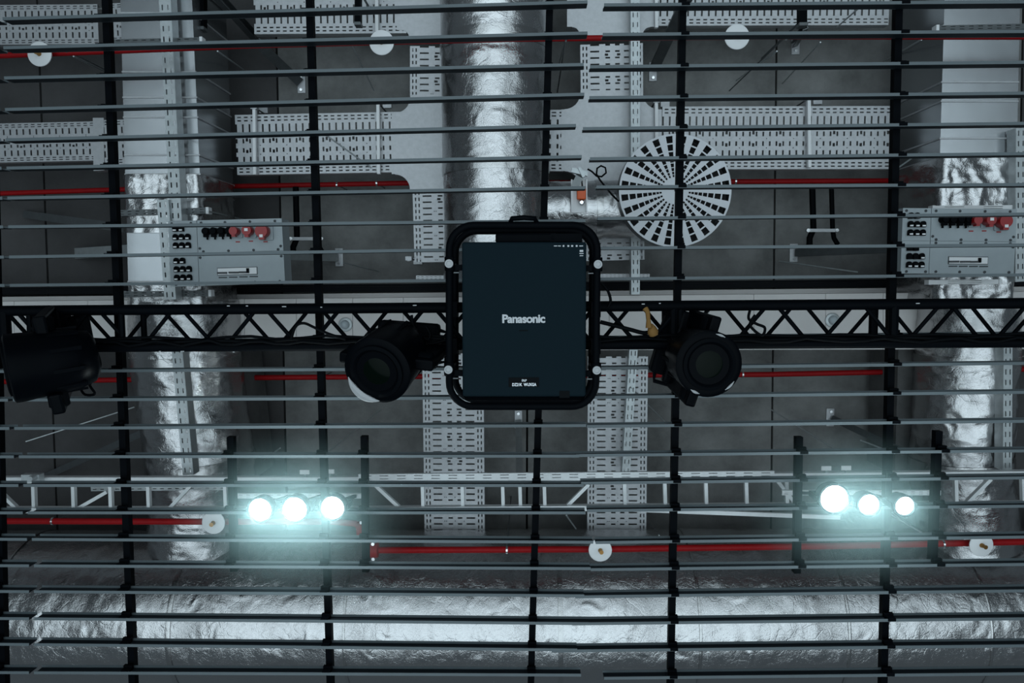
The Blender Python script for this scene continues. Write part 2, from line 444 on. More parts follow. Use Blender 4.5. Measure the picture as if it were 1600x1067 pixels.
def tray(label, p00, p10, p11, p01, pitch=.049):
    """corners in photo pixels: p00->p10 runs along the tray, p00->p01 across"""
    a, b, d = P(*p00, HT), P(*p10, HT), P(*p01, HT)
    U = (b - a).normalized(); V = (d - a); V = (V - U * V.dot(U)); lv = V.length; V.normalize(); lu = (b - a).length
    T = thing('cable_tray', label, 'cable tray', a, 'perforated cable trays')
    obj('tray_base', perf_sheet(a, U, V, lu, lv, pitch, 0), M['galv'], T, solid=.003)
    for v in (0, lv):
        s = a + V * v
        mb = MB().bar(s + Vector((0, 0, .03)), s + U * lu + Vector((0, 0, .03)), .004, .06)
        inw = -V if v else V
        s2 = s + inw * .006 + Vector((0, 0, .06))
        mb.bar(s2, s2 + U * lu, .016, .003)
        obj('side_rail', mb, M['galv'], T)
    return T
row2 = 'bright perforated tray of the second row '
tray('bright perforated tray at the top left corner above the dark bay', (-230, 10), (152, 7), (152, 66), (-230, 71))
tray('narrow perforated tray piece between the corner tray and the left square duct', (170, 6), (189, 5), (189, 64), (170, 66))
tray('long perforated tray at the top edge, left of the middle foil duct', (395, -48), (634, -50), (634, 47), (395, 53))
tray('long perforated tray at the top edge, right of the middle foil duct', (1010, -52), (1392, -54), (1392, 42), (1010, 40))
tray(row2 + 'running out of the left edge', (-230, 198.5), (147, 190), (147, 250), (-230, 258.5))
tray(row2 + 'beside the left square duct', (160, 188), (198, 187), (198, 256), (160, 257))
tray(row2 + 'left of the middle foil duct', (367, 180), (628, 175), (628, 271), (367, 273))
tray(row2 + 'running right from the round diffuser', (1035, 167), (1393, 166), (1393, 262), (1035, 264))
tray('short perforated tray between the two crossings left of the middle duct', (641, 72), (641, 150), (738, 150), (738, 72), .046)
tray('short perforated tray between the two crossings right of the middle duct', (907, 70), (908, 150), (1004, 150), (1004, 70), .046)
tray('perforated tray dropping from the left crossing to a cut end beside the projector frame', (645, 296), (648, 410), (745, 410), (742, 296), .046)
tray('perforated tray dropping from the right crossing under the round diffuser', (910, 352), (911, 408), (1007, 408), (1006, 352), .046)
tray('perforated tray below the truss, left one under the projector', (660, 552), (664, 845), (756, 845), (755, 552), .046)
tray('perforated tray below the truss, right one crossed by a leaning strut', (919, 557), (918, 845), (1011, 845), (1012, 557), .046)
tray('stub of perforated tray between the middle foil duct and the right-hand crossing', (858, 172), (882, 172), (882, 267), (858, 267))
# the coupler plate of the left tray
lo = [P(145, 184, HT - .004), P(162, 184, HT - .004), P(163, 266, HT - .004), P(146, 267, HT - .004)]
tag(obj('tray_coupler', MB().hexa(lo, [v + Vector((0, 0, .07)) for v in lo]), M['galv'], None, loc=lo[0]), 'plain steel coupler plate joining the two tray ends at the left', 'coupler')

def crossing(label, x0, x1, y0, y1, r, ext):
    """plain cross piece with concave rounded corners, in photo pixels"""
    e = ext; pts = []
    def arc(cx, cy, a0, a1):
        for k in range(9):
            a = math.radians(a0 + (a1 - a0) * k / 8); pts.append((cx + r * math.cos(a), cy + r * math.sin(a)))
    pts += [(x0, y0 - r - e), (x1, y0 - r - e)]
    arc(x1 + r, y0 - r, 180, 90)
    pts += [(x1 + r + e, y0), (x1 + r + e, y1)]
    arc(x1 + r, y1 + r, 270, 180)
    pts += [(x1, y1 + r + e), (x0, y1 + r + e)]
    arc(x0 - r, y1 + r, 0, -90)
    pts += [(x0 - r - e, y1), (x0 - r - e, y0)]
    arc(x0 - r, y0 - r, 90, 0)
    w = [P(x, y, HT - .002) for x, y in pts]
    T = thing('tray_crossing', label, 'tray crossing', P(x0, y0, HT), 'tray crossings')
    obj('cross_plate', MB().plate(w, ZC + HT - .004, ZC + HT), M['galv'], T)
    for seg in ((0, None),):
        n = len(w)
    rims = [(2, 10), (13, 21), (24, 32), (35, 43)]
    pos = [i for i in range(len(w))]
    mb = MB()
    arcs = [list(range(2, 11)), list(range(13, 22)), list(range(24, 33)), list(range(35, 44))]
    for a in arcs:
        pl = [w[i] for i in a]
        for p, q in zip(pl, pl[1:]): mb.bar(p + Vector((0, 0, .03)), q + Vector((0, 0, .03)), .005, .06)
    obj('corner_rim', mb, M['galv'], T)
    return T
crossing('plain steel tray crossing with rounded corners, second row left of the middle duct', 641, 738, 177, 272, 24, 5)
crossing('plain steel tray crossing with rounded corners beside the round diffuser', 907, 1004, 171, 267, 25, 5)
crossing('plain steel tray crossing at the top edge left of the middle duct', 640, 737, -50, 47, 12, 8)
crossing('plain steel tray crossing at the top edge right of the middle duct', 906, 1004, -52, 42, 12, 8)

# ------------------------------------------------------------------ strut channels
def strut(label, a, b, w=.075, d=.09, mat_=None, cat='strut', caps=False, group='perforated strut channels', pitch=.065, deep_holes=True):
    """slotted channel between two world points, open side away, slots in its face"""
    a, b = Vector(a), Vector(b); L = (b - a).length; U = (b - a) / L
    V = U.cross(Vector((0, 0, 1))).normalized(); Wn = U.cross(V)
    if Wn.z < 0: Wn = -Wn
    m = mat_ or M['zinc']
    S = thing('strut_channel', label, cat, a, group)
    mb = MB(); n = max(1, int(L / pitch)); p = L / n
    def quad(u0, u1, v0, v1): mb.add([a + U*u + V*v for u, v in ((u0, v0), (u1, v0), (u1, v1), (u0, v1))], [(0, 1, 2, 3)])
    h = w / 2
    for i in range(n):
        u = i * p
        quad(u, u + .25*p, -h, h)
        for v0, v1 in ((-h, -.62*h), (-.38*h, .38*h), (.62*h, h)): quad(u + .25*p, u + .75*p, v0, v1)
        quad(u + .75*p, u + p, -h, h)
    obj('web', mb, m, S, solid=.003)
    mb = MB()
    for s in (-1, 1): mb.bar(a + V*s*h + Wn*d/2, b + V*s*h + Wn*d/2, .004, d, up=Wn)
    obj('flange', mb, m, S)
    if caps:
        for e, sg in ((a, -1), (b, 1)):
            obj('end_cap', MB().bar(e + U*sg*.001 + Wn*d*.4, e + U*sg*.02 + Wn*d*.4, w*1.25, d*1.1, up=Wn), M['white'], S)
    return S
hs = 4.93
strut('long slotted strut hanging in front of the left square duct', P(256, -30, hs), P(275, 345, hs))
strut('second slotted strut at the left, from the foil wrap down behind the power box', P(254, 312, 4.9), P(266, 468, 4.9))
strut('leaning slotted strut in front of the left foil duct below the truss', P(276, 540, 4.85), P(294, 742, 4.85), .07)
strut('slotted strut crossing the tray right of the middle duct', P(992.5, -30, 5.36), P(993, 300, 5.36), .06)
strut('slotted strut below the round diffuser down to the white beam', P(993, 300, 5.36), P(993, 460, 5.36), .058)
strut('leaning slotted strut over the right tray below the truss', P(990, 545, 5.36), P(978, 742, 5.36), .056)
strut('slotted strut at the right edge beside the second power box', P(1595, 200, 4.95), P(1594, 440, 4.95), .06)
strut('slotted strut at the right edge below the truss', P(1575, 540, 4.88), P(1574, 735, 4.88), .055)
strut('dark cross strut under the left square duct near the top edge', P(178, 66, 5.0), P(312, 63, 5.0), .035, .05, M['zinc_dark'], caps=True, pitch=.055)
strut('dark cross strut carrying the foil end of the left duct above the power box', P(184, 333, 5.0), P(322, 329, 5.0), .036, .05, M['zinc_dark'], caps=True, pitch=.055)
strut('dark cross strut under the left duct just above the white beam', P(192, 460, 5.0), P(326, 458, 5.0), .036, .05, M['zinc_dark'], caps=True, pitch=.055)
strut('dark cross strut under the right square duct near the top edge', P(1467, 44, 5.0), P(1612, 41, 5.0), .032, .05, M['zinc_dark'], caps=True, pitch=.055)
strut('pale cross strut under the right duct on top of the second power box', P(1461, 325, 4.98), P(1582, 324, 4.98), .026, .05, M['white'], caps=True, pitch=.2)
strut('pale cross strut under the right duct below the second power box', P(1455, 441, 4.98), P(1560, 440, 4.98), .026, .05, M['white'], caps=True, pitch=.25)
strut('flat perforated strip left of the projector frame', P(650, 434, 5.5), P(705, 434, 5.5), .03, .02, M['galv'], pitch=.03)
strut('flat perforated strip right of the projector frame', P(932, 431, 5.5), P(1015, 431, 5.5), .026, .02, M['galv'], pitch=.03)

# ceiling brackets with slanting brace arms
def brace(label, px, py, ex, ey, eh, w=.07, dark=False, plate=True):
    c = P(px, py, HC - .006)
    B = thing('brace_arm', label, 'brace', c, 'slanting braces')
    pw, pl = .065, .15
    if plate:
        obj('foot_plate', MB().box(c, (pw, pl, .012)), M['galv'], B, bevel=.004)
        for s in (-1, 1): obj('bolt', MB().lathe(c + Vector((0, s * .05, -.022)), (0, 0, 1), [(.012, 0), (.013, .016)], 6, False), M['chrome'], B)
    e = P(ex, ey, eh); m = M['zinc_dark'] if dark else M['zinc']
    d = (e - c).normalized(); sd = d.cross(Vector((0, 0, 1))).normalized(); u = sd.cross(d)
    a0 = c - Vector((0, 0, .03))
    h = w / 2
    obj('arm', MB().prof(a0, e, [(-h, 0), (h, 0), (h, .04), (h - .006, .04), (h - .006, .006), (-h + .006, .006), (-h + .006, .04), (-h, .04)]), m, B)
    return B
brace('zinc brace with white foot plate right of the left power box', 530, 402, 438, 398, 5.3)
brace('slotted brace slanting left from behind the left power box', 120, 396, 262, 388, 5.1, .085, plate=False)
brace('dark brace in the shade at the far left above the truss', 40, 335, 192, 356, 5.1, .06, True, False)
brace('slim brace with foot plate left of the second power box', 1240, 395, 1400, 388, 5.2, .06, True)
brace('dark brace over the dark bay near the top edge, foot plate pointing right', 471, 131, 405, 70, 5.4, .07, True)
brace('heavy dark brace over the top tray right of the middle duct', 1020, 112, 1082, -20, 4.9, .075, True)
brace('short brace with a white foot plate below the projector', 810, 655, 812, 745, 5.2, .05)
brace('brace with a pale foot plate in the bay right of the truss lamps', 1297, 652, 1410, 705, 5.3, .05, True)
brace('dark brace slanting beside the left foil duct below the truss', 70, 745, 225, 675, 5.2, .05, True, False)
brace('dark slotted brace at the top edge between the left square duct and the top tray', 400, 64, 322, -20, 5.0, .085, True, False)
brace('short bracket stub with a foot plate under the top right tray', 1243, 70, 1262, 40, 5.5, .04, True)
# white hanger bars across trays
def hanger(label, x, y0, y1):
    a, b = P(x, y0, HT - .03), P(x + (y1 - y0) * .01, y1, HT - .03)
    Hh = thing('tray_hanger', label, 'hanger', a, 'tray hangers')
    obj('cross_bar', MB().bar(a, b, .022, .035), M['white'], Hh)
    obj('end_clamp', MB().box(a, (.045, .03, .05)), M['galv'], Hh)
    obj('drop_rod', MB().tube([a + Vector((0, 0, .02)), Vector((a.x, a.y, ZC + HC))], .006, 6), M['zinc_dark'], Hh)
    c2 = P(x + 14, y0 + 4, HC - .01)
    obj('ceiling_clip', MB().box(c2, (.07, .05, .02)), M['galv'], Hh)
hanger('white hanger bar across the second-row tray left of the middle duct', 591, 160, 272)
hanger('white hanger bar on the left end of the second-row tray', 398, 168, 273)
hanger('white hanger bar across the tray beside the round diffuser', 1025, 158, 218)
hanger('white hanger bar across the far right second-row tray', 1263, 154, 262)
hanger('white hanger bar across the top-edge tray left of the middle duct', 589, -10, 50)
hanger('white hanger bar across the top-edge tray right of the middle duct', 1025, -10, 44)
hanger('white clamp bar on the cut end of the tray beside the projector', 639, 404, 408)

# ------------------------------------------------------------------ red sprinkler pipes
def pipe(label, pts, r, h, couplers=(), clips=()):
    w = [P(x, y, h) for x, y in pts]
    T = thing('sprinkler_pipe', label, 'pipe', w[0], 'red sprinkler pipes')
    obj('pipe_run', MB().tube(w, r, 14), M['red'], T)
    for x, y in couplers:
        c = P(x, y, h); obj('coupling', MB().lathe(c - Vector((.035, 0, 0)), (1, 0, 0), [(r + .004, 0), (r + .028, .006), (r + .028, .064), (r + .004, .07)], 16), M['red'], T)
        for s in (-1, 1): obj('bolt', MB().lathe(c + Vector((0, s * (r + .03), -.01)), (0, 0, -1), [(.012, 0), (.012, .02)], 6, False), M['chrome'], T)
    for x, y in clips:
        c = P(x, y, h); obj('pipe_clip', MB().lathe(c - Vector((.007, 0, 0)), (1, 0, 0), [(r, 0), (r + .005, .001), (r + .005, .013), (r, .014)], 14), M['chrome'], T)
        obj('drop_rod', MB().tube([c + Vector((0, 0, r)), Vector((c.x, c.y, ZC + HC))], .005, 6), M['zinc_dark'], T)
    return T
pipe('red pipe along the top of the picture under the ducts and disc heads', [(-300, 99), (400, 71), (800, 61), (1200, 57), (1920, 58)], .018, 4.76, (), ((107, 80), (884, 60), (1228, 57)))
pipe('red pipe in the second bay passing behind the left square duct', [(-300, 312), (315, 292), (640, 286), (1100, 284), (1920, 279)], .019, 5.75, (), ((527, 289), (589, 286), (1149, 283)))
pipe('red pipe just below the truss behind the moving heads', [(-300, 601), (400, 590), (800, 587), (1200, 585), (1920, 570)], .021, 5.75, (), ((502, 589), (1160, 585)))
pipe('short red pipe at the lower left ending at an elbow by the lamps', [(-300, 813), (330, 815), (520, 815), (556, 818), (569, 835), (572, 857), (580, 860)], .021, 4.80, ((566, 826), ), ((83, 814),))
pipe('bright red pipe above the wide foil duct, from its flange to the right edge', [(576, 859.5), (938, 858), (1300, 853), (1920, 839)], .0215, 4.80, ((584, 859.5),), ((792, 859), (1473, 850)))
def sprinkler(label, px, py, h, pipe_y, pipe_h):
    tilt = (0, 0); c = P(px, py, h); up = P(px, pipe_y, pipe_h); up.x = c.x; S = thing('sprinkler', label, 'sprinkler', c, 'white disc sprinkler heads')
    r = .076
    obj('escutcheon', MB().lathe(c, (tilt[0], tilt[1], 1), [(.012, 0), (r * .9, 0), (r, .004), (r, .010), (r * .5, .016)], 40), M['white'], S)
    obj('nozzle', MB().lathe(c + Vector((0, 0, .004)), (tilt[0]*3 + .1, tilt[1]*3, -1), [(.016, 0), (.013, .02), (.009, .035), (.014, .038), (.014, .042)], 12), M['brass'], S)
    obj('drop_pipe', MB().tube([c + Vector((0, 0, .01)), c + Vector((0, 0, .03)), up], .012, 8), M['red'], S)
sprinkler('white disc sprinkler on the top red pipe, first from the left, in shade', 61, 84, 4.68, 83.5, 4.76)
sprinkler('white disc sprinkler on the top red pipe above the left dark bay', 596, 66, 4.68, 66, 4.76)
sprinkler('white disc sprinkler on the top red pipe right of the middle duct', 1152, 57, 4.68, 57.5, 4.76)
sprinkler('white disc sprinkler on the short red pipe left of the bright lamps', 333, 817, 4.72, 815, 4.80)
sprinkler('white disc sprinkler on the bright red pipe near the middle', 938, 860, 4.72, 858, 4.80)
sprinkler('white disc sprinkler on the bright red pipe at the right edge', 1534, 852, 4.72, 848, 4.80)

# ------------------------------------------------------------------ round swirl diffuser
c = P(1055, 298, 4.88); k = mpp(4.88)
Dd = thing('air_diffuser', 'round white air diffuser with rays of small square holes', 'diffuser', c)
mb = MB(); ns = 24; half = math.radians(3.5); a0 = math.radians(98)
sq = [(83, 72.5), (70.3, 61), (59, 51), (49.4, 43), (41.6, 36), (34.8, 30), (29, 25), (24.2, 20.8)]
rr = [86.0] + [x for s in sq for x in s] + [0.6]
def pol(r, a): return c + Vector((r * k * math.cos(a), r * k * math.sin(a), 0))
for i in range(ns):
    a = a0 + 2 * math.pi * i / ns
    for j in range(len(rr) - 1):
        R1, R2 = rr[j], rr[j+1]
        if j % 2 == 0:           # metal between two holes
            mb.add([pol(R1, a - half), pol(R1, a + half), pol(R2, a + half), pol(R2, a - half)], [(0, 1, 2, 3)])
    nsub = 2
    s0, s1 = a + half, a + 2 * math.pi / ns - half
    for q in range(nsub):
        t0, t1 = s0 + (s1 - s0) * q / nsub, s0 + (s1 - s0) * (q + 1) / nsub
        mb.add([pol(86, t0), pol(86, t1), pol(.6, t1), pol(.6, t0)], [(0, 1, 2, 3)])
obj('face_plate', mb, M['diffuser'], Dd, solid=.002)
mb = MB(); n = 72; vs = []
for z in (0, .13):
    vs += [c + Vector((86 * k * math.cos(2*math.pi*i/n), 86 * k * math.sin(2*math.pi*i/n), z)) for i in range(n)]
mb.add(vs, [(i, (i+1) % n, n + (i+1) % n, n + i) for i in range(n)], True)
mb.f.append(tuple(n + i for i in range(n))); mb.sm.append(False)
obj('plenum', mb, M['zinc_dark'], Dd)
obj('hub_screw', MB().lathe(c - Vector((0, 0, .006)), (0, 0, 1), [(.004, 0), (.006, .002), (.006, .006)], 12), M['ink'], Dd)
mb = MB()
obj('dark_backing_disc', MB().lathe(c + Vector((0, 0, .06)), (0, 0, 1), [(80 * k, 0), (80 * k, .004)], 48), M['void'], Dd)  # flat dark disc behind the square holes

# actuator on the branch duct
c = P(905, 306, 4.93)
Aa = thing('damper_actuator', 'orange damper actuator on a white bracket over the branch duct', 'actuator', c)
obj('bracket', MB().box(c + Vector((0, 0, .03)), (.098, .215, .012)).box(c + Vector((-.049, 0, .015)), (.008, .215, .035)).box(c + Vector((.049, 0, .015)), (.008, .215, .035)), M['white'], Aa)
obj('motor_body', MB().box(P(908.5, 303, 4.91) + Vector((0, 0, .01)), (.058, .072, .05)), M['orange'], Aa, bevel=.006)
obj('spindle', MB().lathe(P(909, 316, 4.90), (0, 0, 1), [(.012, 0), (.02, .01), (.02, .04)], 10), M['chrome'], Aa)
obj('badge', MB().box(P(908, 297, 4.905), (.035, .012, .012)), M['ink'], Aa)
obj('clamp_handle', MB().bar(P(893, 266, 4.9), P(918, 272, 4.9), .03, .04).bar(P(905, 262, 4.88), P(912, 277, 4.88), .018, .03).bar(P(906, 275, 4.9), P(898, 292, 4.93), .05, .04), M['zinc'], Aa)
w = [P(x, y, 4.9) for x, y in ((905, 281), (909, 283), (910, 292), (909, 298))]
obj('lead', MB().tube(w, .005, 6), M['rubber'], Aa)
w = [P(x, y, 4.88) for x, y in ((918, 264), (925, 268), (932, 275), (940, 276), (947, 270), (946, 262), (939, 259), (933, 263), (932, 272), (938, 282), (946, 292), (956, 304), (967, 315))]
tag(obj('control_cable', MB().tube(w, .006, 6), M['rubber'], None, loc=w[0]), 'thin black cable looping from the orange actuator to the diffuser', 'cable')

# ------------------------------------------------------------------ power distribution boxes
def power_box(label, X, Y, h, sx, missing=()):
    """X, Y map box units (0..1) to photo pixels"""
    k = mpp(h)
    def Q(u, v, dz=0): return P(X(u, v), Y(u, v), h) + Vector((0, 0, dz))
    B = thing('power_box', label, 'power box', Q(.5, .5), 'power distribution boxes')
    lo = [Q(0, 0, .012), Q(1, 0, .012), Q(1, 1, .012), Q(0, 1, .012)]
    obj('enclosure', MB().hexa(lo, [v + Vector((0, 0, .13)) for v in lo]), M['grey_box'], B)
    def panel(u0, v0, u1, v1):
        lo = [Q(u0, v0, 0), Q(u1, v0, 0), Q(u1, v1, 0), Q(u0, v1, 0)]
        obj('panel', MB().hexa(lo, [v + Vector((0, 0, .014)) for v in lo]), M['grey_box'], B)
    g = .0022
    panel(0, .0, .25 - g, .50 - g); panel(.25 + g, .0, 1, .50 - g)
    panel(0, .50 + g, .25 - g, 1); panel(.25 + g, .50 + g, 1, 1)
    sp = None
    for u, v in ((.03, .04), (.2, .04), (.29, .04), (.5, .04), (.72, .04), (.94, .04), (.27, .43), (.30, .478), (.52, .478), (.74, .478), (.955, .478), (.98, .43),
                 (.27, .57), (.30, .53), (.52, .53), (.74, .53), (.955, .53), (.98, .585), (.05, .97), (.22, .97), (.31, .97), (.52, .97), (.74, .97), (.955, .97)):
        q = Q(u, v)
        if sp is None:
            sp = obj('screw', MB().lathe(Vector((0, 0, -.006)), (0, 0, 1), [(.006, 0), (.0085, .002), (.0085, .006)], 8), M['ink'], None); sp.parent = B; sp.location = q - origin(B)
        else: share(sp, q, B)
    # sixteen black D-shaped power outlets with white tabs
    dsh = [(.0165 * math.cos(math.radians(a)), -.004 + .0165 * math.sin(math.radians(a))) for a in range(180, 361, 20)] + [(.0165, .019), (-.0165, .019)]
    first = None
    for gy in (.12, .60):
        for r_ in range(3):
            for c_ in range(3):
                if r_ == 0 and c_ == 2: continue
                q = Q(.065 + c_ * .0545, gy + r_ * .128 + (0 if gy < .5 else .01))
                if first is None:
                    first = obj('outlet', MB().plate([Vector((x, y, 0)) for x, y in dsh], -.022, 0), M['gloss_black'], None, bevel=.003)
                    first.parent = B; first.location = q - origin(B); o = first
                    tab = obj('outlet_tab', MB().box((0, .010, -.024), (.020, .009, .006)), M['white'], None)
                    tab.parent = first
                else:
                    o = share(first, q, B)
                    if (gy, r_, c_) not in missing:
                        t2 = tab.copy(); COL.objects.link(t2); t2.parent = o
    # four black capped sockets, then three red CEE sockets
    fs = None
    for i in range(4):
        q = Q(.345 + i * .068, .175)
        if fs is None:
            fs = obj('black_socket', MB().lathe(Vector((0, 0, -.05)), (0, 0, 1), [(.020, 0), (.0235, .006), (.0235, .05)], 18).box((0, .026, -.03), (.026, .026, .03)).box((0, .045, -.012), (.007, .016, .012)), M['gloss_black'], None)
            fs.parent = B; fs.location = q - origin(B)
        else: share(fs, q, B)
    for u, v, r, ty in ((.605, .19, .0285, None), (.72, .185, .033, 0), (.848, .20, .0425, 1)):
        q = Q(u, v)
        s = obj('red_socket', MB().lathe(q - Vector((0, 0, .075)), (0, 0, 1), [(r * .93, 0), (r, .008), (r, .035), (r * .9, .075)], 24).box(q + Vector((0, r, -.055)), (r * .8, r * .6, .035)).box(q + Vector((0, -r, -.055)), (r * .5, r * .35, .03)), M['red_plastic'], B)
        obj('socket_flange', MB().box(q + Vector((r * .25, .01, -.006)), (r * 2.1, r * 2.2, .012)), M['grey_box'], s, bevel=.008)
        if ty is not None: obj('rating_sticker', MB().box(q + Vector((0, r * .75 if ty else -.004, -.0765)), (.022, .018, .003)), M['white'], s)
        obj('warning_label', MB().box(Q(u + .0, v + .155 + (.05 if r > .05 else 0)) - Vector((0, 0, .001)), (.028, .008, .002)), M['red_plastic'], B)
    # breaker window
    ww = [Q(.415, .735, -.004), Q(.765, .735, -.004), Q(.765, .855, -.004), Q(.415, .855, -.004)]
    wi = obj('breaker_window', MB().hexa(ww, [v + Vector((0, 0, .006)) for v in ww]), M['ink'], B)
    ww = [Q(.42, .745, -.006), Q(.76, .745, -.006), Q(.76, .845, -.006), Q(.42, .845, -.006)]
    obj('breaker_strip', MB().hexa(ww, [v + Vector((0, 0, .004)) for v in ww]), M['white'], wi)
    for u in (.425, .525, .615): obj('breaker_toggle', MB().box(Q(u + .035, .815, -.009), (.065, .012, .008)), M['ink'], wi)
    obj('breaker_toggle', MB().box(Q(.685, .79, -.010), (.016, .03, .012)), M['gloss_black'], wi)
    for u in (.43, .52, .61, .70):
        obj('label_strip', MB().box(Q(u + .03, .885, -.001), (.055, .008, .002)), M['ink'], B)
    return B
power_box('grey power box with red sockets, left one, in front of the left duct',
          lambda u, v: 263 + 177 * u + 3.5 * v + 2 * u * v, lambda u, v: 345.5 + 102.5 * v - 4.5 * u - 1.5 * u * v, 4.78, 1)
power_box('grey power box with red sockets, right one at the edge in shade',
          lambda u, v: 1411 + 178 * u - 4 * v - 1 * u * v, lambda u, v: 325 + 102 * v + 1.5 * u, 4.78, 1,
          ((.60, 0, 0), (.60, 0, 1), (.60, 1, 0), (.60, 1, 1)))
# cables with a saddle left of the right box and beside the left box
def cable_drop(label, xs, y0, y1, h, saddle):
    T = thing('cable_drop', label, 'cables', P(xs[0], y0, h), 'cable drops')
    for i, x in enumerate(xs):
        w = [P(x, y0, h), P(x + 1, (y0 + y1) / 2, h), P(x + 2, y1, h), P(x + 4 - 8 * (i == 0), y1 + 14, h), P(x + 10 - 14 * (i == 0), y1 + 24, h)]
        obj('cable', MB().tube(w, [.024 if i == 0 else .019] * 5, 8), M['rubber'], T)
    a, b = P(xs[0] - 7, saddle, h - .02), P(xs[-1] + 8, saddle, h - .02)
    s = obj('saddle', MB().bar(a, b, .024, .02), M['galv'], T)
    for q in (a, b): obj('saddle_bolt', MB().lathe(q - Vector((0, 0, .015)), (0, 0, 1), [(.014, 0), (.014, .03)], 8), M['chrome'], s)
cable_drop('two black cables held by a saddle right of the left power box', (462, 495), 292, 372, 5.7, 373)
cable_drop('two black cables held by a saddle left of the right power box', (1269, 1299), 290, 358, 5.7, 360)

# thin steel suspension wires between slab and services
wires = [((115, 88, 4.9), (172, 116, 6.0)), ((340, 80, 4.9), (382, 110, 6.0)), ((283, 212, 4.9), (352, 240, 5.9)), ((494, 200, 5.2), (580, 262, 5.5)), ((545, 60, 5.2), (584, 141, 6.0)),
         ((884, 62, 5.0), (874, 98, 6.0)), ((1214, 80, 5.0), (1150, 126, 6.0)), ((1282, 66, 5.0), (1223, 130, 6.05)), ((1440, 62, 5.0), (1383, 95, 6.0)), ((1345, 10, 5.2), (1308, 42, 5.5)),
         ((535, 410, 5.3), (592, 424, 6.0)), ((1217, 408, 6.0), (1340, 425, 5.4)), ((595, 640, 6.0), (513, 706, 5.4)), ((438, 700, 5.3), (400, 727, 5.9)), ((1205, 640, 6.0), (1310, 705, 5.4)),
         ((1345, 688, 5.2), (1455, 730, 5.9)), ((1375, 795, 4.9), (1440, 832, 5.2)), ((325, 330, 4.95), (380, 343, 5.9)), ((985, 605, 5.35), (1040, 660, 6.0)), ((40, 690, 5.5), (210, 636, 5.9)), ((1392, 270, 5.0), (1470, 215, 5.6)),
         ((885, 805, 4.9), (900, 826, 5.3)), ((1016, 819, 5.9), (1030, 837, 5.3))]
where = ['by the first disc head', 'right of the left square duct near the top', 'beside the left square duct with a black clip', 'over the second-row tray', 'in the dark bay under the top tray', 'right of the middle duct near the top',
         'in the bay under the second disc head', 'at the slab joint in the top right bay', 'in the dark bay before the right square duct', 'over the top right tray', 'from the white foot plate to the slab',
         'at the slab joint left of the right power box', 'in the bay left of the lower tray', 'above the left lamps', 'in the bay above the right lamps', 'slanting above the right lamps', 'below the right lamps',
         'off the end of the left cross strut', 'leaving the strut below the truss', 'in the dark bay at the lower left', 'in the shade beside the right square duct', 'under the ladder beam near the middle', 'above the red pipe right of the middle']
for (a, b), s in zip(wires, where):
    p, q = P(*a), P(*b)
    o = obj('suspension_wire', MB().tube([p, p.lerp(q, .5) - Vector((0, 0, .005)), q], .0055, 6), M['zinc'], None, loc=p)
    tag(o, 'thin steel suspension wire ' + s, 'wire', 'suspension wires')

# ------------------------------------------------------------------ pale ladder beam below
hb = 4.75
Lb = thing('ladder_beam', 'pale aluminium ladder beam with rungs running across behind the lamps', 'beam', P(800, 770, hb))
def ya(x): return 749 - 9.5 * max(0, x - 500) / 1100.0
def yb(x): return 796 - 8.5 * max(0, x - 700) / 900.0
def chord(f, y0, wd, ht):
    a, b = P(-320, f(-320) + y0, hb), P(500, f(500) + y0, hb); c2 = P(1940, f(1940) + y0, hb)
    obj('chord', MB().bar(a, b, wd, ht).bar(b, c2, wd, ht), M['ladder'], Lb)
chord(ya, 0, .040, .05); chord(yb, 0, .034, .05)
for x in (-8, 53, 115, 173, 232, 352, 660, 722, 785, 812, 850, 975, 1038, 1102, 1165, 1228, 1492, 1597):
    obj('rung', MB().bar(P(x, ya(x), hb + .01), P(x + 1.5, yb(x), hb + .01), .022, .03), M['ladder'], Lb)
for (x0, y0), (x1, y1) in (((0, 768), (26, 793)), ((168, 768), (124, 793)), ((300, 757), (266, 793)), ((584, 755), (627, 795)), ((920, 756), (885, 791)), ((1547, 748), (1508, 787)), ((1215, 752), (1243, 788))):
    obj('diagonal', MB().bar(P(x0, y0, hb + .02), P(x1, y1, hb + .02), .022, .03), M['ladder'], Lb)
o = obj('loose_bar', MB().bar(P(945, 794, 4.62), P(1312, 808, 4.62), .026, .02), M['ladder'], None, loc=P(945, 794, 4.62))
tag(o, 'thin pale bar slanting below the ladder beam towards the right lamps', 'bar')
# perforated channel lying behind the upper chord
strut('thin perforated channel tucked behind the ladder beam at the left', P(142, 762, 4.95), P(365, 760, 4.95), .045, .03, M['zinc'], pitch=.05)
strut('wide perforated channel on the ladder beam in the middle', P(560, 746, 4.70), P(1210, 741, 4.70), .04, .02, M['ladder'], pitch=.11)
for t, c in DET:
    obj('detector_base', MB().lathe(c, (0, 0, -1), [(.052, 0), (.052, .012), (.046, .016)], 20), M['zinc'], t)
    obj('detector_dome', MB().lathe(c, (0, 0, -1), [(.034, .014), (.032, .03), (.022, .042), (.004, .046)], 20), M['grey_box'], t)
for x0, y0, y1, w_, lab in ((560, -40, 39, 8.5, 'black drop bar over the top tray left of the middle duct'), (317, -40, 46, 8, 'black drop bar beside the left square duct at the top edge'), (1253, 8, 40, 11, 'black drop bar over the top tray at the right')):
    a, b = P(x0, y0, 5.2), P(x0, y1, 5.2)
    t = thing('drop_bar', lab, 'bar', a, 'black drop bars')
    obj('bar_body', MB().bar(a, b, w_ * mpp(5.2), .06), M['black'], t)
    obj('end_plug', MB().box(b, (w_ * mpp(5.2) * 1.15, .02, .07)), M['zinc_dark'], t)
    obj('hanging_rod', MB().tube([a + Vector((0, .1, 0)), Vector((a.x, a.y + .1, ZC + HC))], .008, 6), M['zinc_dark'], t)
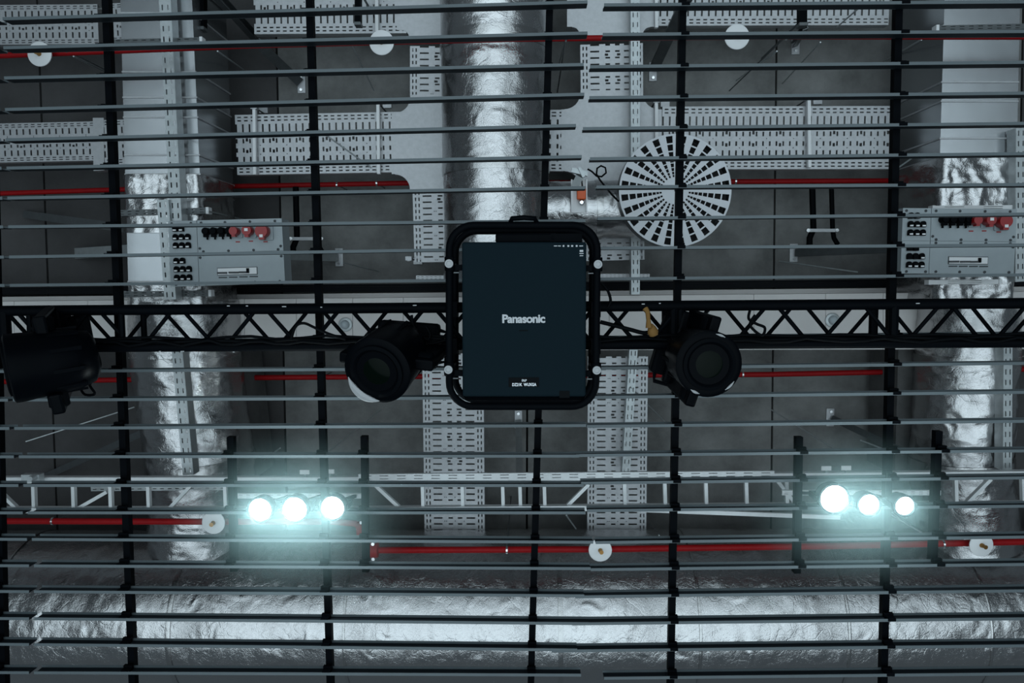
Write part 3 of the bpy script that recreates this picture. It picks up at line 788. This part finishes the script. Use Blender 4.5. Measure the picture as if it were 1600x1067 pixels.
# small coupler at the far left of the beam
c = P(55, 745, 4.65)
tag(obj('pipe_coupler', MB().lathe(c - Vector((0, 0, .05)), (0, 0, 1), [(.016, 0), (.02, .01), (.02, .05)], 14).box(c + Vector((-.03, .01, .02)), (.12, .05, .05)), M['zinc'], None, loc=c), 'round headed clamp on the ladder beam at the far left', 'clamp')

# ------------------------------------------------------------------ louvre grid: slats on black rails
L0 = [32, 77, 124, 173, 220, 264, 310.5, 355, 402, 446, 490, 535, 579.5, 624, 668, 712, 756.5, 799, 840, 881, 921, 963, 1003, 1047]
L8 = [9, 57, 105.5, 152, 200, 248, 296, 346.5, 389, 437, 482, 528, 575, 620.5, 664, 711, 756.5, 799, 844, 885, 927, 970, 1011, 1050.5]
R9 = [10, 56, 106, 154, 202, 249, 293, 342, 388, 436, 482, 528, 575, 620, 665, 710, 753, 796, 844, 886, 928, 970, 1012, 1055]
R16 = [5, 51, 99, 147, 194, 241, 289, 335, 383, 429.5, 475, 521, 567, 612, 657, 703, 745, 789, 837, 879.5, 920.5, 964, 1006, 1049.5]
Le = [918, 918, 912, 913, 900, 909, 915, 915, 915, 912, 912, 912, 912, 914, 916, 905, 912, 915, 927, 923, 913, 920, 902, 908]
Rs = [944, 942, 922, 921, 911, 922, 932, 934, 934, 934, 920, 920, 920, 918, 917, 900, 908, 918, 931, 923, 899, 894, 862, 944]
HS = 4.25; SD = .078; SW = .017
def corr(y): return y + (y - 444) / 560.0 * 3.6
def slat_mb(x0, y0, x1, y1, dz=0):
    a, b = P(x0, corr(y0), HS) + Vector((0, 0, dz)), P(x1, corr(y1), HS) + Vector((0, 0, dz))
    # C channel: web on the far (+Y) side, flanges towards -Y
    w, t, d = SW / 2, .0035, SD
    fl = MB().prof(a, b, [(-w, 0), (w, 0), (w, t), (-w, t)]).prof(a, b, [(-w, d - t), (w, d - t), (w, d), (-w, d)])
    return fl, MB().prof(a, b, [(-w, t), (-w + .003, t), (-w + .003, d - t), (-w, d - t)])
def louvre(label, rows, rails, shorts, dz=0):
    """rows: (x0, y0, x1, y1) per slat; rails: list of ((xa, ya), (xb, yb))"""
    G = thing('louvre_panel', label, 'louvre panel', P(rows[0][0], rows[0][1], HS), 'slatted louvre panels')
    for r in rows:
        fl, wb = slat_mb(*r, dz)
        so = obj('slat', fl, M['slat'], G)
        obj('slat_web', wb, M['slat_web'], so)
    clip = None
    for kind, lst in (('rail', rails), ('short_rail', shorts)):
        for (xa, ya_), (xb, yb_) in lst:
            hr = HS + SD + .002
            a, b = P(xa, ya_, hr), P(xb, yb_, hr)
            ro = obj(kind, MB().bar(a + Vector((0, 0, .02)), b + Vector((0, 0, .02)), .040, .045), M['black'], G)
            ca = (a + b) / 2; ca = None
            for (x0, y0, x1, y1) in rows:
                # where the rail crosses this slat
                p0, p1 = P(x0, corr(y0), HS), P(x1, corr(y1), HS)
                d1, d2 = b - a, p1 - p0
                den = d1.x * d2.y - d1.y * d2.x
                if abs(den) < 1e-9: continue
                t = ((p0.x - a.x) * d2.y - (p0.y - a.y) * d2.x) / den
                if not 0 <= t <= 1: continue
                q = a + d1 * t; q.z = ZC + HS
                u = (q - p0).dot(d2) / d2.length_squared
                if not -.002 <= u <= 1.002: continue
                if clip is None:
                    clip = obj('clip', MB().box((0, -.004, .034), (.046, .019, .066)).box((0.0, -.016, .05), (.052, .022, .022)), M['black'], None)
                    clip.parent = ro; clip.location = q - origin(ro)
                else: share(clip, q, ro)
    return G
def seg(y0s, xa, y1s, xb, i, x0, x1):
    m = (y1s[i] - y0s[i]) / (xb - xa)
    return (x0, y0s[i] + m * (x0 - xa), x1, y0s[i] + m * (x1 - xa))
def left_end(i): 
    y = L0[i]; return 3 + 18 * y / 660.0 if y < 660 else 21 + 32 * min(1, (y - 660) / 200.0)
rowsL = [seg(L0, 0, L8, 800, i, left_end(i), Le[i]) for i in range(24)]
R9 = [y + (1.6 if i >= 18 else 0) for i, y in enumerate(R9)]
rowsR = [seg(R9, 930, R16, 1600, i, Rs[i], 1930) for i in range(24)]
rowsF = [seg(L0, 0, L8, 800, i, -300, left_end(i) - 8) for i in range(24)]
louvre('left slatted louvre panel on three black rails, from the left edge to the middle gap', rowsL,
       [((163, -30), (207, 1090)), ((482, -30), (516, 1090)), ((860, -30), (829, 1090))],
       [((359.5, 683), (364.5, 893)), ((568.5, 682), (571, 894))])
louvre('right slatted louvre panel on two black rails, from the middle gap to the right edge', rowsR,
       [((1068, -30), (1048, 1090)), ((1406, -30), (1381, 1090))],
       [((1249.5, 683), (1246, 896)), ((1467.5, 674), (1459, 886))], .004)
louvre('sliver of a third slatted louvre panel at the lower left edge', rowsF, [((-20, -30), (4, 1090))], [])

# ------------------------------------------------------------------ black lattice truss
h1, h2 = 3.97, 4.20
def tu(x): return 486.5 - 12.0 * x / 1600.0
def tl(x): return 543.5 - 8.0 * x / 1600.0
T = thing('lighting_truss', 'black four-chord lattice truss crossing the whole picture behind the projector', 'truss', P(800, 510, h1))
U0, U1 = P(-320, tu(-320), h1), P(1940, tu(1940), h1)
B0, B1 = P(-320, tl(-320), h1), P(1940, tl(1940), h1)
UP = Vector((0, 0, h2 - h1))
for a, b in ((U0, U1), (B0, B1), (U0 + UP, U1 + UP), (B0 + UP, B1 + UP)):
    obj('chord', MB().tube([a, b], .026, 14), M['black'], T)
def along(a, b, x): # point of a chord at world x
    t = (x - a.x) / (b.x - a.x); return a.lerp(b, t)
pit = .459
def zig(x_start_px, dz, top_first, ysel=None):
    x = P(x_start_px, 480, h1 + dz).x
    while x > U0.x + pit: x -= pit
    up = Vector((0, 0, dz))
    while x < U1.x - pit:
        t0 = along(U0, U1, x) + up; m = along(B0, B1, x + pit / 2) + up; t1 = along(U0, U1, x + pit) + up
        for s, e in ((t0 + Vector((.028, 0, 0)), m - Vector((.028, 0, 0))), (m + Vector((.028, 0, 0)), t1 - Vector((.028, 0, 0)))):
            obj('lattice_bar', MB().tube([s, e], .0115, 8), M['black'], T)
        x += pit
zig(147, 0, True); zig(245, h2 - h1, True)
for px, ww in ((6, .05), (45, .02), (189, .022), (1053, .035), (1064, .03), (1397, .04)):
    x = P(px, 480, h1).x
    obj('frame_bar', MB().tube([along(U0, U1, x), along(B0, B1, x)], ww / 2 + .006, 8), M['black'], T)
    obj('frame_bar', MB().tube([along(U0, U1, x) + UP, along(B0, B1, x) + UP], ww / 2 + .006, 8), M['black'], T)
for px in (45, 189, 500, 800, 1064, 1397):      # verticals between lower and upper chords
    x = P(px, 480, h1).x
    obj('post', MB().tube([along(U0, U1, x), along(U0, U1, x) + UP], .011, 8), M['black'], T)
    obj('post', MB().tube([along(B0, B1, x), along(B0, B1, x) + UP], .011, 8), M['black'], T)
for px, py in ((357, 478), (386, 478), (444, 479), (502, 480), (648, 477), (1005, 475), (1031, 474), (1434, 474), (250, 549), (285, 549), (365, 550)):
    c = P(px, py, h1 - .027); obj('chipped_patch', MB().box(c, (.008 + .022 * random.random(), .005, .004)), M['knob'], T)
# cables lying along the lower chord
for i, (x0, x1, off, amp) in enumerate(((-300, 700, -14, 4), (-300, 690, -9, 3), (160, 700, -6, 5), (930, 1920, -13, 3), (930, 1920, -8, 4), (1140, 1920, -5, 5))):
    w = []; n = 26
    for j in range(n + 1):
        x = x0 + (x1 - x0) * j / n
        y = tl(x) + off + amp * math.sin(j * 1.7 + i * 2) * random.uniform(.3, 1)
        w.append(P(x, y, h1 - .02 - .012 * (i % 3)))
    o = obj('power_cable', MB().tube(w, .008, 6), M['rubber'], None, loc=w[0])
    tag(o, ['lowest black cable along the truss left of the projector', 'black cable beside it along the left lower chord', 'black cable over the left lower chord starting at the rail', 'lowest black cable along the truss right of the projector', 'black cable beside it along the right lower chord', 'black cable over the right lower chord past the moving head'][i], 'cable', 'cables along the truss')
def loop(label, pts, h=3.9, r=.0075):
    w = [P(x, y, h) for x, y in pts]
    # Catmull-Rom smoothing
    out = []
    for i in range(len(w) - 1):
        p0, p1, p2, p3 = w[max(0, i-1)], w[i], w[i+1], w[min(len(w)-1, i+2)]
        for k in range(6):
            t = k / 6
            out.append(.5 * ((2*p1) + (p2-p0)*t + (2*p0-5*p1+4*p2-p3)*t*t + (3*p1-p0-3*p2+p3)*t**3))
    out.append(w[-1])
    tag(obj('cable_loop', MB().tube(out, r, 6), M['rubber'], None, loc=out[0]), label, 'cable', 'cable loops')
loop('black cable loop hanging in the truss left of the moving head nearest the projector', [(455, 530), (462, 510), (475, 505), (492, 512), (515, 522), (540, 530)])
loop('black cable loop in the truss between that head and the projector', [(643, 492), (646, 508), (655, 520), (668, 530), (672, 522), (666, 510)])
loop('black cable loop hanging out of the leftmost moving head', [(150, 545), (157, 570), (148, 582), (140, 600), (148, 615), (132, 616), (124, 600), (128, 588)])
loop('thin cable loop right of the third moving head', [(1172, 484), (1170, 498), (1182, 506), (1195, 512), (1190, 524), (1172, 508), (1180, 492)])
loop('thick cable hanging along the right edge of the projector frame', [(940, 442), (950, 455), (954, 470), (950, 480)])
loop('grey cable inside the truss right of the projector', [(938, 503), (958, 508), (985, 515), (1005, 520), (1018, 518)], 3.95, .011)
# ochre strap
T2 = thing('ratchet_strap', 'ochre webbing strap tied round the truss right of the projector', 'strap', P(1012, 500, 3.93))
obj('webbing', MB().tube([P(1008, 482, 3.93), P(1012, 488, 3.92), P(1013, 500, 3.9), P(1014, 512, 3.9)], [.016, .013, .011, .018], 8), M['strap'], T2)
obj('knot', MB().lathe(P(1017, 506, 3.92), (.25, 1, 0), [(.008, 0), (.022, .02), (.030, .045), (.022, .065), (.006, .07)], 10), M['strap'], T2)

# ------------------------------------------------------------------ projector in its tube cage
hp = 3.70
pc = P(818.5, 502, hp)
Pj = thing('projector', 'large black hung projector with white lettering on its face', 'projector', pc)
lo = [P(721.5, 378, hp), P(916.5, 378, hp), P(915.5, 620, hp), P(722.5, 620, hp)]
obj('casing', MB().hexa(lo, [v + Vector((0, 0, .29)) for v in lo]), M['projector'], Pj, bevel=.012)
lo2 = [P(721, 616, hp + .012), P(917, 616, hp + .012), P(912, 626, hp + .05), P(727, 626, hp + .05)]
obj('front_lip', MB().hexa(lo2, [v + Vector((0, 0, .2)) for v in lo2]), M['gloss_black'], Pj, bevel=.006)
obj('lens_hood', MB().box(P(822, 372, hp + .06) + Vector((0, 0, .03)), (.31, .05, .08)), M['black'], Pj, bevel=.01)
obj('rear_panel', MB().box(P(884, 372, hp + .1), (.16, .04, .1)), M['black'], Pj)
k = mpp(hp)
def text(body, px, py, size, matr, parent, name, bold=0.0, xs=1.0, h=hp, ext=.0008, spacing=1.0):
    cu = bpy.data.curves.new(name, 'FONT'); cu.body = body; cu.size = size; cu.align_x = 'CENTER'; cu.align_y = 'CENTER'
    cu.extrude = ext; cu.offset = bold; cu.space_character = spacing; cu.resolution_u = 4
    to = bpy.data.objects.new(name + '_curve', cu); COL.objects.link(to)
    dg = bpy.context.evaluated_depsgraph_get(); me = bpy.data.meshes.new_from_object(to.evaluated_get(dg))
    bpy.data.objects.remove(to); bpy.data.curves.remove(cu)
    me.name = name; me.materials.clear(); me.materials.append(matr)
    # seen from below: text x -> world X, text up -> world -Y, face down
    me.transform(Matrix(((xs, 0, 0, 0), (0, -1, 0, 0), (0, 0, -1, 0), (0, 0, 0, 1))))
    o = bpy.data.objects.new(name, me); COL.objects.link(o); o.parent = parent
    o.location = P(px, py, h) - Vector((0, 0, .0012)) - origin(parent)
    return o
text('Panasonic', 818, 498.5, 0.0575, M['letter'], Pj, 'maker_lettering', .0021, 1.03, spacing=.93)
lb = obj('model_plate', MB().box(P(818.5, 597, hp) - Vector((0, 0, .0008)), (48 * k, 15 * k, .0016)), M['label_black'], Pj)
text('DZ21K  WUXGA', 819, 601, .021, M['print'], lb, 'model_lettering', .0006, .78, h=hp - .0016)
text('DLP', 819, 594.5, .014, M['print'], lb, 'model_logo', .0004, 1.0, h=hp - .0016)
obj('logo_dash', MB().box(P(818, 516.5, hp), (.044, .005, .002)), M['label_black'], Pj)
for i, (x, w_) in enumerate(((868, 5), (874, 4.5), (880.5, 2.5), (888, 2.8), (894, 3.0), (901, 2.8), (908, 6))):
    obj('indicator', MB().box(P(x, 384.3, hp), (w_ * k, (1.3 if w_ > 4 else 2.6) * k, .003)), M['letter'], Pj)
for y, w_ in ((392, 5.5), (396, 6.5), (399.5, 5.5)):
    obj('icon_mark', MB().box(P(908.5, y, hp), (w_ * k, (3.0 if y == 392 else 1.2) * k, .003)), M['letter'], Pj)
obj('service_cover', MB().box(P(882, 616, hp), (16 * k, 11 * k, .004)), M['label_black'], Pj)
# cage
Cg = thing('projector_cage', 'black rounded tube cage with white clamp knobs around the projector', 'cage', P(818, 494, 3.72))
def ring(x0, y0, x1, y1, r, h, rt, skew=0):
    pts = []
    for cx, cy, a0 in ((x1 - r, y0 + r, -90), (x1 - r - skew, y1 - r, 0), (x0 + r, y1 - r, 90), (x0 + r, y0 + r, 180)):
        for j in range(9):
            a = math.radians(a0 + 90 * j / 8); pts.append(P(cx + r * math.cos(a), cy + r * math.sin(a), h))
    return MB().tube(pts, rt, 14, closed=True)
obj('tube_ring', ring(702, 352, 933, 635, 38, 3.72, .0185, 2), M['black'], Cg)
obj('tube_ring', ring(711.5, 361, 926, 625, 34, 4.00, .0185, 2), M['black'], Cg)
for x, y in ((702, 412), (934, 413), (701, 577), (932, 578)):
    s = 1 if x < 800 else -1
    c = P(x, y, 3.70)
    obj('clamp_knob', MB().lathe(c - Vector((0, 0, .02)), (0, 0, 1), [(.006, .004), (.012, .004), (.013, .0), (.021, .001), (.022, .012), (.016, .02)], 20), M['knob'], Cg)
    obj('tube_clamp', MB().lathe(c + Vector((0, -.035, .022)), (0, 1, 0), [(.024, 0), (.026, .004), (.026, .066), (.024, .07)], 14), M['black'], Cg)
    obj('spacer_post', MB().tube([c + Vector((0, 0, .02)), c + Vector((s * .002, 0, .30))], .013, 8), M['black'], Cg)
    obj('side_arm', MB().bar(c + Vector((0, .02, .04)), P(x + s * 22, y + 6, 3.75), .03, .03), M['black'], Cg)
    obj('arm_screw', MB().box(P(x + s * 11, y + 14, 3.72), (.026, .005, .01)), M['zinc_dark'], Cg)
obj('carry_handle', MB().tube([P(798, 347, 3.72), P(800, 341.5, 3.70), P(818, 340, 3.69), P(836, 341.5, 3.70), P(838, 347, 3.72)], .013, 10), M['gloss_black'], Cg)
for x in (708, 930):
    for y in (483, 540):
        obj('truss_hook', MB().bar(P(x, y - 12, 3.93), P(x, y + 12, 3.93), .05, .09), M['black'], Cg)

# ------------------------------------------------------------------ moving-head lights
def frame(fwd, side):
    f = Vector(fwd).normalized(); s = Vector(side); s = (s - f * s.dot(f)).normalized(); u = f.cross(s)
    return f, s, u
def moving_head(label, px, py, hh, fwd, side, base_px, rim_glints=None, size=1.0, glint=None):
    c = P(px, py, hh); f, s, u = frame(fwd, side)
    Mh = thing('moving_head_light', label, 'stage light', c, 'moving-head stage lights')
    z = size
    body = [(.02, -.20), (.085, -.195), (.125, -.17), (.148, -.10), (.155, 0), (.158, .08), (.162, .12), (.162, .165), (.150, .172), (.128, .172)]
    hd = obj('head', MB().lathe(c, f, [(r*z, t*z) for r, t in body], 40), M['gloss_black'], Mh)
    obj('lens_ring', MB().lathe(c, f, [(.128*z, .165*z), (.128*z, .182*z), (.112*z, .186*z), (.100*z, .176*z), (.095*z, .160*z)], 40), M['black'], hd)
    obj('lens', MB().lathe(c, f, [(.102*z, .150*z), (.090*z, .164*z), (.06*z, .174*z), (.02*z, .178*z)], 36), M['lens'], hd)
    for kk in range(10):
        a = 2 * math.pi * kk / 10
        q = c + (s * math.cos(a) + u * math.sin(a)) * .150 * z - f * .07 * z
        hd_f = MB().bar(q - f * .06 * z, q + f * .07 * z, .018 * z, .012 * z, up=(s * math.cos(a) + u * math.sin(a)))
        obj('cooling_fin', hd_f, M['black'], hd)
    b = P(base_px[0], base_px[1], 4.02 if len(base_px) < 3 else base_px[2])
    sh = Vector((s.x, s.y, 0)).normalized()
    per = Vector((-sh.y, sh.x, 0))
    for sg in (-1, 1):
        e = c + s * sg * .182 * z
        t = b + sh * sg * .17 * z + Vector((0, 0, .0))
        arm = MB()
        arm.bar(e - Vector((0, 0, .07)) if False else e + (e - t).normalized() * .075 * z, t, .055 * z, .10 * z, up=sh)
        obj('yoke_arm', arm, M['gloss_black'], Mh, bevel=.012)
        obj('pivot_cap', MB().lathe(c + s * sg * .15 * z, s * sg, [(.045*z, 0), (.045*z, .06*z), (.035*z, .068*z)], 18), M['black'], Mh)
    obj('yoke_bridge', MB().bar(b - sh * .20 * z, b + sh * .20 * z, .12 * z, .07 * z), M['gloss_black'], Mh, bevel=.015)
    obj('base', MB().bar(b - sh * .17 + Vector((0, 0, .09)), b + sh * .17 + Vector((0, 0, .09)), .25, .11), M['black'], Mh, bevel=.02)
    obj('handle', MB().tube([b + sh * .17 + per * .09 + Vector((0, 0, .09)), b + sh * .215 + per * .08 + Vector((0, 0, .09)), b + sh * .215 - per * .08 + Vector((0, 0, .09)), b + sh * .17 - per * .09 + Vector((0, 0, .09))], .011, 8), M['black'], Mh)
    for dx, dy, half, thick in rim_glints or ():
        dv = Vector((dx, dy, 0)); am = math.atan2(u.dot(dv), s.dot(dv)); pts = []; rs = []
        for j in range(13):
            t = j / 6 - 1; a = am + half * t
            pts.append(c + (s * math.cos(a) + u * math.sin(a)) * .150 * z + f * .172 * z); rs.append(max(.002, thick * (1 - t * t)))
        obj('rim_glint', MB().tube(pts, rs, 8), M['knob'], hd)  # pale arcs painted in as reflections on the head's front edge
    return Mh
moving_head('black moving-head light hung from the truss at the far left, seen from the side', 80, 566, 3.72, (-.8, .12, -.55), (.15, 1, .0), (92, 545, 3.98), size=1.08)
moving_head('black moving-head light left of the projector, tilted down to the left', 610, 559, 3.74, (-.20, .27, -.93), (1, .10, -.25), (634, 540, 3.98), ((-.62, .78, .66, .024),), size=1.06)
moving_head('black moving-head light right of the projector, its lens facing down', 1092, 561, 3.72, (.06, .05, -1), (-.28, 1, 0), (1066, 545, 3.98), ((.7, .72, .20, .006), (-.45, .9, .16, .007), (.35, -.95, .16, .006)))

# ------------------------------------------------------------------ floodlights
def flood(label, px, py, bar_y, h=4.12, r=.056, pw=1.0):
    c = P(px, py, h)
    Fl = thing('flood_lamp', label, 'lamp', c, 'lit flood lamps')
    d = Vector((0, 0, -1))
    obj('lamp_can', MB().lathe(c, d, [(.03, -.105), (.05, -.10), (r + .008, -.06), (r + .012, -.005), (r + .012, .012), (r + .002, .012), (r, 0)], 28), M['black'], Fl)
    obj('lit_lens', MB().lathe(c, d, [(r, -.012), (r, .0), (r * .8, .008), (r * .4, .013), (.002, .014)], 28), M['lamp'], Fl)
    obj('bracket', MB().bar(c + Vector((-r - .02, 0, .0)), c + Vector((-r - .02, 0, .11)), .006, .03, up=(0, 1, 0)).bar(c + Vector((r + .02, 0, .0)), c + Vector((r + .02, 0, .11)), .006, .03, up=(0, 1, 0)).bar(c + Vector((-r - .023, 0, .11)), c + Vector((r + .023, 0, .11)), .03, .006).bar(c + Vector((0, 0, .11)), Vector((c.x, P(px, bar_y, 4.66).y, ZC + 4.66)), .02, .02), M['black'], Fl)
    l = bpy.data.lights.new('lamp_glow', 'POINT'); l.energy = 10 * pw; l.color = (.80, .97, 1.0); l.shadow_soft_size = .03
    lo_ = bpy.data.objects.new('lamp_glow', l); COL.objects.link(lo_); lo_.parent = Fl; lo_.location = (0, 0, -.06)
for i, (x, y, r, s, pw) in enumerate(((407, 796, .064, 'left trio of lit flood lamps, its left lamp', 1), (461, 795, .067, 'left trio of lit flood lamps, its middle lamp', 1), (520, 793, .064, 'left trio of lit flood lamps, its right lamp', 1),
                             (1303, 779, .076, 'right trio of lit flood lamps, its largest left lamp', 1), (1357, 788, .056, 'right trio of lit flood lamps, its middle lamp', .6), (1413, 790, .051, 'right trio of lit flood lamps, its small right lamp', .45))):
    flood(s, x, y, 775 if x < 800 else 770, r=r, pw=pw)
for x0, x1, y, s in ((358, 574, 775, 'left'), (1222, 1470, 770, 'right')):
    a, b = P(x0, y, 4.66), P(x1, y, 4.66)
    strut('drilled pale bar carrying the %s trio of lamps' % s, a, b, .028, .02, M['ladder'], pitch=.05)
for x, y, s in ((476, 737.5, 'left card above the left lamps'), (515, 736.5, 'right card above the left lamps'), (1291, 731.5, 'left card above the right lamps'), (1322, 731, 'right card above the right lamps')):
    c = P(x, y, 4.70)
    cd = tag(obj('white_card', MB().box(c, (.062, .028, .008)), M['white'], None, loc=c), 'small white ' + s, 'card', 'white cards')
    obj('card_clip', MB().bar(c + Vector((0, 0, .006)), P(x, ya(x), hb + .0), .012, .004), M['zinc'], cd)

# ------------------------------------------------------------------ haze lit by the lamps
def haze(label, px, py, h, rad, dens):
    c = P(px, py, h); me = bpy.data.meshes.new('haze'); bm = bmesh.new()
    bmesh.ops.create_icosphere(bm, subdivisions=4, radius=1.0); bm.to_mesh(me); bm.free()
    o = bpy.data.objects.new('haze', me); COL.objects.link(o); o.location = c; o.scale = rad
    tag(o, label, 'haze', 'lamp haze', 'stuff')
    m = bpy.data.materials.new('haze'); m.use_nodes = True; nt = m.node_tree; N = nt.nodes; L = nt.links
    N.remove(N['Principled BSDF'])
    vs = N.new('ShaderNodeVolumeScatter'); vs.inputs['Color'].default_value = (.55, .84, .86, 1); vs.inputs['Anisotropy'].default_value = 0.1
    tc = N.new('ShaderNodeTexCoord'); ln_ = N.new('ShaderNodeVectorMath'); ln_.operation = 'LENGTH'
    L.new(tc.outputs['Object'], ln_.inputs[0])
    mr = N.new('ShaderNodeMapRange'); mr.interpolation_type = 'SMOOTHSTEP'
    mr.inputs['From Min'].default_value = .05; mr.inputs['From Max'].default_value = 1.0
    mr.inputs['To Min'].default_value = dens; mr.inputs['To Max'].default_value = 0
    L.new(ln_.outputs['Value'], mr.inputs['Value']); L.new(mr.outputs['Result'], vs.inputs['Density'])
    L.new(vs.outputs['Volume'], N['Material Output'].inputs['Volume'])
    me.materials.append(m)
haze('teal haze glowing around the left trio of lit lamps', 464, 803, 4.12, (.76, .54, .5), .52)
haze('teal haze glowing around the right trio of lit lamps', 1330, 794, 4.12, (.68, .50, .5), .48)
